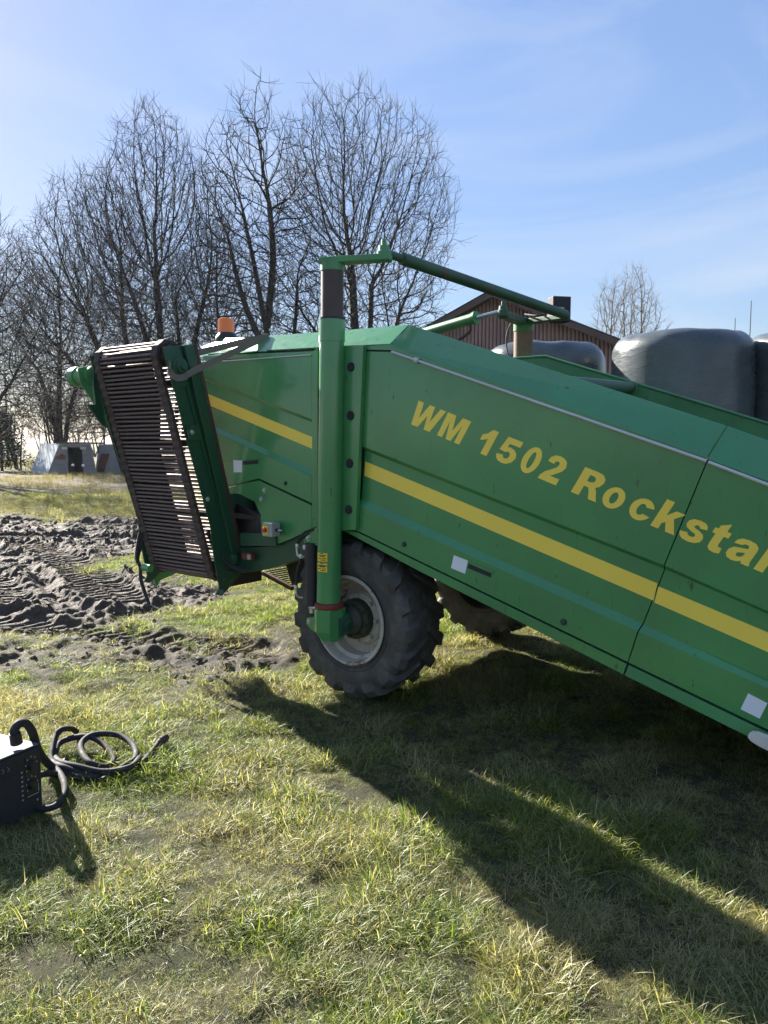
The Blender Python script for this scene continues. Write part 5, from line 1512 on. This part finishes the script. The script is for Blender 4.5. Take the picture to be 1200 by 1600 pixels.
# dark evergreen shrub at the left edge
def evergreen(px, Y, w_, h_, label, seed):
    base = on_y(px, 700, Y); base.z = 0
    r = empty('evergreen_shrub', base); tag(r, label, 'shrub')
    mb = MB(); mb.tube([(0, 0, 0), (0, 0, h_ * .8)], [.08, .02], 6); mb.build('trunk', M['bark'], r)
    g = np.random.default_rng(seed); N_ = 5200
    t = g.uniform(0, 1, N_) ** .8; an = g.uniform(0, 6.283, N_)
    rad = w_ / 2 * (1 - t * .75) * g.uniform(.3, 1.05, N_) * (1 + .35 * np.sin(an * 3 + t * 9))
    c = np.stack([rad * np.cos(an), rad * np.sin(an), t * h_ + .1], -1)
    d = g.normal(0, 1, (N_, 3)); d /= np.linalg.norm(d, axis=1, keepdims=True); e_ = g.normal(0, 1, (N_, 3)); e_ = np.cross(d, e_); e_ /= np.linalg.norm(e_, axis=1, keepdims=True)
    v = np.stack([c, c + d * .12 + e_ * .03, c + d * .22, c + d * .12 - e_ * .03], 1).reshape(-1, 3)
    q = np.arange(N_ * 4).reshape(-1, 4)
    o = bpy.data.objects.new('foliage', np_mesh('foliage', v, q, M['needle'], False)); link(o, r)
evergreen(2, 42, 3.4, 3.0, 'dark evergreen bush at the left edge behind the rough grass', 1)
pl_ = on_y(12, 700, 60); pl_.z = 0
mb = MB(); mb.tube([(0, 0, 0), (.05, 0, 6.9)], [.09, .06], 8); mb.box((.05, 0, 6.75), (.5, .06, .06)); o = mb.build('utility_pole', M['bark'], None); o.location = pl_; tag(o, 'thin distant pole standing among the trees at the left edge', 'pole')
for px, yt, Y, lb in ((1174, 470, 45, 'taller of the two thin masts above the bales'), (1149, 497, 48, 'shorter of the two thin masts above the bales')):
    q = on_y(px, yt, Y); mb = MB(); mb.tube([(0, 0, 0), (0, 0, q.z)], [.05, .02], 6); o = mb.build('mast', M['bark'], None); o.location = (q.x, q.y, 0); tag(o, lb, 'mast', 'thin masts behind the bales')
# far wood: reads as one mass
g = np.random.default_rng(77)
allm = []
LVf = [dict(LV[0], nc=9, k=6, sides=4), dict(LV[1], nc=5, k=4, sides=3), dict(LV[2], nc=4, k=4, sides=3), dict(LV[3], nc=0, k=3, sides=3)]
for i in range(70):
    x = g.uniform(-75, 22) if i < 60 else g.uniform(22, 70); y = g.uniform(62, 100)
    h_ = g.uniform(3.5, 8.0) * (1.15 if g.random() < .25 else 1)
    st = [((0, 0, 0), (math.cos(a) * .35, math.sin(a) * .35, 1), h_ * .9, .09) for a in (0, 2.1, 4.2)]
    res = grow(1000 + i, st, LVf, ((0, 0, h_ * .52), (h_ * .42, h_ * .42, h_ * .5)), .018)
    v, q = merge([tubes_np(*r_) for r_ in res]); allm.append((v + np.array([x, y, 0]), q))
v, q = merge(allm)
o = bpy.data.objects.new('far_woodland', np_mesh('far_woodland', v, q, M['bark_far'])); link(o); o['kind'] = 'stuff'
tag(o, 'hazy belt of bare bushes and trees along the far edge of the field', 'woodland')

# ------------------------------------------------------------------ haze
mh = bpy.data.materials.new('haze'); mh.use_nodes = True; th = mh.node_tree; th.nodes.clear()
oh = th.nodes.new('ShaderNodeOutputMaterial'); vh = th.nodes.new('ShaderNodeVolumePrincipled')
vh.inputs['Color'].default_value = (0.86, 0.92, 1.0, 1); vh.inputs['Density'].default_value = 0.0002; vh.inputs['Anisotropy'].default_value = 0.3
th.links.new(vh.outputs[0], oh.inputs['Volume'])
mb = MB(); mb.box((0, 700, 9.3), (2100, 1700, 20.8)); hz = mb.build('haze', mh, None); hz['kind'] = 'stuff'
# ------------------------------------------------------------------ grass
lib = bpy.data.collections.new('grass_tufts')
def tuft(seed, n, length, lean, spread, width, curl, mat):
    g = np.random.default_rng(seed)
    L_ = length * g.uniform(.45, 1.25, n); an = g.uniform(0, 6.283, n)
    rr_ = spread * np.sqrt(g.uniform(0, 1, n)); ba = g.uniform(0, 6.283, n)
    b0 = np.stack([rr_ * np.cos(ba), rr_ * np.sin(ba), np.full(n, -.006)], -1)
    tilt = np.clip(np.abs(g.normal(lean, .35, n)), .05, 1.5)
    h = np.stack([np.cos(an), np.sin(an), np.zeros(n)], -1); side = np.stack([-np.sin(an), np.cos(an), np.zeros(n)], -1)
    tw = g.uniform(-.9, .9, n)
    K = 4; pts = [b0]; p = b0.copy(); tl_ = tilt.copy()
    for i in range(1, K):
        d = h * np.sin(tl_)[:, None] + np.array([0, 0, 1.0]) * np.cos(tl_)[:, None]
        p = p + d * (L_ / (K - 1))[:, None]; pts.append(p); tl_ = np.clip(tl_ + curl * g.uniform(.3, 1.4, n), 0, 2.0)
    ws = [width, width * .85, width * .55, width * .06]
    v = np.empty((n, K * 2, 3))
    for i in range(K):
        sd_ = side * np.cos(tw * i / 3)[:, None] + np.array([0, 0, 1.0]) * np.sin(tw * i / 3)[:, None]
        wv = (ws[i] * g.uniform(.7, 1.2, n))[:, None] / 2
        v[:, 2 * i] = pts[i] - sd_ * wv; v[:, 2 * i + 1] = pts[i] + sd_ * wv
    q = np.concatenate([np.arange(n)[:, None] * (2 * K) + np.array([2 * i, 2 * i + 1, 2 * i + 3, 2 * i + 2])[None] for i in range(K - 1)])
    v[..., 2] = np.maximum(v[..., 2], -.01)
    me = np_mesh('grass_tuft', v.reshape(-1, 3), q, mat, True)
    at = me.attributes.new('rnd', 'FLOAT', 'POINT'); at.data.foreach_set('value', np.repeat(g.uniform(0, 1, n), 2 * K).astype(np.float32))
    o = bpy.data.objects.new('tuft_%02d' % len(lib.objects), me); lib.objects.link(o)
for i in range(8): tuft(10 + i, 64, .042, 1.12, .060, .0021, .22, M['grass'])       # 0-7 low lawn
for i in range(3): tuft(30 + i, 56, .070, .92, .050, .0025, .38, M['grass'])       # 8-10 longer clumps
for i in range(3): tuft(40 + i, 40, .060, 1.42, .080, .0019, .10, M['grass'])      # 11-13 lying straw
for i in range(2): tuft(50 + i, 26, .105, .75, .05, .0030, .40, M['grass'])        # 14-15 tall clump
for i in range(3): tuft(60 + i, 30, .26, .45, .20, .0060, .25, M['weeds'])         # 16-18 dry weeds
def scatter(n, x0, x1, y0, y1, seed):
    g = np.random.default_rng(seed)
    return g.uniform(x0, x1, n), g.uniform(y0, y1, n), g
PX, PY, PI_, PS, PD, PT = [], [], [], [], [], []
def inview(x, y, m=.35):
    return (np.abs(x) < y * .52 + m)
def zone(dens, y0, y1, seed, sc, xr=6.5):
    A_ = 2 * (y1 * .52 + .4) * (y1 - y0)
    n = int(A_ * dens)
    x, y, g = scatter(n, -(y1 * .52 + .4), (y1 * .52 + .4), y0, y1, seed)
    k = inview(x, y)
    m = mud_mask(x, y)
    cover = fbm(x, y, 1.1, 4, 71); fine = fbm(x, y, 5.0, 3, 81)
    keep = k & (g.uniform(0, 1, n) > m * 1.35) & (g.uniform(0, 1, n) < np.clip((cover - .30) * 2.6 + (fine - .5) * 1.5 + .65, .55, 1))
    x, y, cover, fine, m = x[keep], y[keep], cover[keep], fine[keep], m[keep]; n = len(x)
    typ = g.uniform(0, 1, n)
    tall = sstep(.58, .72, fbm(x, y, 2.3, 3, 91))
    idx = np.where(typ < .66 - .22 * tall, g.integers(0, 8, n), np.where(typ < .74 + .08 * tall, g.integers(8, 11, n), g.integers(11, 14, n)))
    idx = np.where((g.uniform(0, 1, n) < .02 * tall), g.integers(14, 16, n), idx)
    dry = np.clip((fbm(x, y, 1.7, 4, 99) - .5) * 1.9 + .25 + (idx >= 11) * (idx < 14) * .55 + m * .3 + sstep(9, 16, y) * .30, 0, 1) + g.normal(0, .07, n)
    for a, b in ((PX, x), (PY, y), (PI_, idx), (PS, sc * g.uniform(.7, 1.3, n) * (.55 + 1.0 * sstep(.35, .7, fbm(x, y, 4.5, 3, 33)))), (PD, dry), (PT, g.uniform(0, 6.283, n))): a.append(b)
zone(1500, 1.7, 3.4, 1, .92)
zone(1150, 3.4, 5.2, 2, 1.0)
zone(650, 5.2, 8.5, 3, 1.12)
zone(270, 8.5, 14, 4, 1.45)
zone(60, 14, 24, 5, 2.2)
# rough dry weeds further out
for dens, y0, y1, sd_, sc in ((16, 15.5, 24, 7, .55), (13, 24, 40, 8, .8), (3, 40, 62, 9, 1.4)):
    n = int(2 * (y1 * .6) * (y1 - y0) * dens)
    x, y, g = scatter(n, -(y1 * .6), y1 * .6, y0, y1, sd_)
    k = inview(x, y, 1) & (mud_mask(x, y) < .3) & (fbm(x, y, .45, 4, 15) > .44)
    k &= ~((np.abs(x + 17.0) < 3.2) & (np.abs(y - 39.5) < 2.4)) & ~((np.abs(x + 13.8) < 2) & (np.abs(y - 40) < 2.2))
    x, y = x[k], y[k]; n = len(x)
    for a, b in ((PX, x), (PY, y), (PI_, g.integers(16, 19, n)), (PS, sc * g.uniform(.5, 1.3, n)), (PD, g.uniform(0, .6, n)), (PT, g.uniform(0, 6.283, n))): a.append(b)
px_, py_, pi_, ps_, pd_, pt_ = [np.concatenate(a) for a in (PX, PY, PI_, PS, PD, PT)]
pz_ = height(px_, py_)
def grass_object(name, sel, label):
    n = int(sel.sum())
    me = bpy.data.meshes.new(name); me.vertices.add(n)
    me.vertices.foreach_set('co', np.stack([px_[sel], py_[sel], pz_[sel]], -1).astype(np.float32).ravel())
    for nm, ty, val in (('idx', 'INT', pi_[sel].astype(np.int32)), ('scl', 'FLOAT', ps_[sel].astype(np.float32)), ('dry', 'FLOAT', pd_[sel].astype(np.float32))):
        a = me.attributes.new(nm, ty, 'POINT'); a.data.foreach_set('value', val)
    a = me.attributes.new('rot', 'FLOAT_VECTOR', 'POINT')
    g = np.random.default_rng(4)
    a.data.foreach_set('vector', np.stack([g.normal(0, .12, n), g.normal(0, .12, n), pt_[sel]], -1).astype(np.float32).ravel())
    o = bpy.data.objects.new(name, me); link(o); o['kind'] = 'stuff'; tag(o, label, 'grass')
    ng = bpy.data.node_groups.new(name, 'GeometryNodeTree')
    ng.interface.new_socket('Geometry', in_out='INPUT', socket_type='NodeSocketGeometry'); ng.interface.new_socket('Geometry', in_out='OUTPUT', socket_type='NodeSocketGeometry')
    gi = ng.nodes.new('NodeGroupInput'); go = ng.nodes.new('NodeGroupOutput')
    ci = ng.nodes.new('GeometryNodeCollectionInfo'); ci.inputs['Collection'].default_value = lib; ci.inputs['Separate Children'].default_value = True; ci.inputs['Reset Children'].default_value = True
    ip = ng.nodes.new('GeometryNodeInstanceOnPoints'); ip.inputs['Pick Instance'].default_value = True
    def na(nm, ty):
        x = ng.nodes.new('GeometryNodeInputNamedAttribute'); x.data_type = ty; x.inputs['Name'].default_value = nm; return x.outputs['Attribute']
    L_ = ng.links.new
    L_(gi.outputs[0], ip.inputs['Points']); L_(ci.outputs[0], ip.inputs['Instance'])
    L_(na('idx', 'INT'), ip.inputs['Instance Index'])
    er = ng.nodes.new('FunctionNodeEulerToRotation'); L_(na('rot', 'FLOAT_VECTOR'), er.inputs[0]); L_(er.outputs[0], ip.inputs['Rotation'])
    L_(na('scl', 'FLOAT'), ip.inputs['Scale']); L_(ip.outputs[0], go.inputs[0])
    md = o.modifiers.new('grow', 'NODES'); md.node_group = ng
    return o
grass_object('grass', pi_ < 16, 'short patchy grass with dead straw around the machine')
grass_object('dry_weeds', pi_ >= 16, 'tall dry weeds growing over the rough field')
# crumbs and clods on the churned mud
clib = bpy.data.collections.new('clods')
for i in range(5):
    bm = bmesh.new(); bmesh.ops.create_icosphere(bm, subdivisions=2, radius=1)
    g = np.random.default_rng(900 + i); f1 = g.normal(0, 1, (6, 3)); ph = g.uniform(0, 6.28, 6)
    for v in bm.verts:
        c = np.array(v.co); d_ = sum(math.sin(float(np.dot(f1[k], c)) * 2.2 + ph[k]) for k in range(6)) * .11
        v.co = v.co * (1 + d_); v.co.z *= .62
    me = bpy.data.meshes.new('clod'); bm.to_mesh(me); bm.free(); me.materials.append(M['mud'])
    clib.objects.link(bpy.data.objects.new('clod_%d' % i, me))
n = 42000; x, y, g = scatter(n, -9, -.6, 4.6, 17.5, 66)
mm_ = mud_mask(x, y); k = inview(x, y) & (mm_ > .45) & ((track_inside(x, y) < .5) | (g.uniform(0, 1, n) < .2)) & (g.uniform(0, 1, n) < mm_ * sstep(.35, .6, fbm(x, y, 2.5, 3, 67)) + .08)
x, y = x[k], y[k]; n = len(x)
px_, py_, pz_ = x, y, height(x, y) + .002
pi_ = g.integers(0, 5, n); ps_ = (.004 + .020 * g.uniform(0, 1, n) ** 4) * (1 + y * .03); pd_ = g.uniform(0, 1, n); pt_ = g.uniform(0, 6.28, n)
co_ = grass_object('mud_clods', pi_ >= 0, 'dark crumbs and clods of churned wet mud')
co_['category'] = 'mud'
co_.modifiers[0].node_group.nodes['Collection Info'].inputs['Collection'].default_value = clib
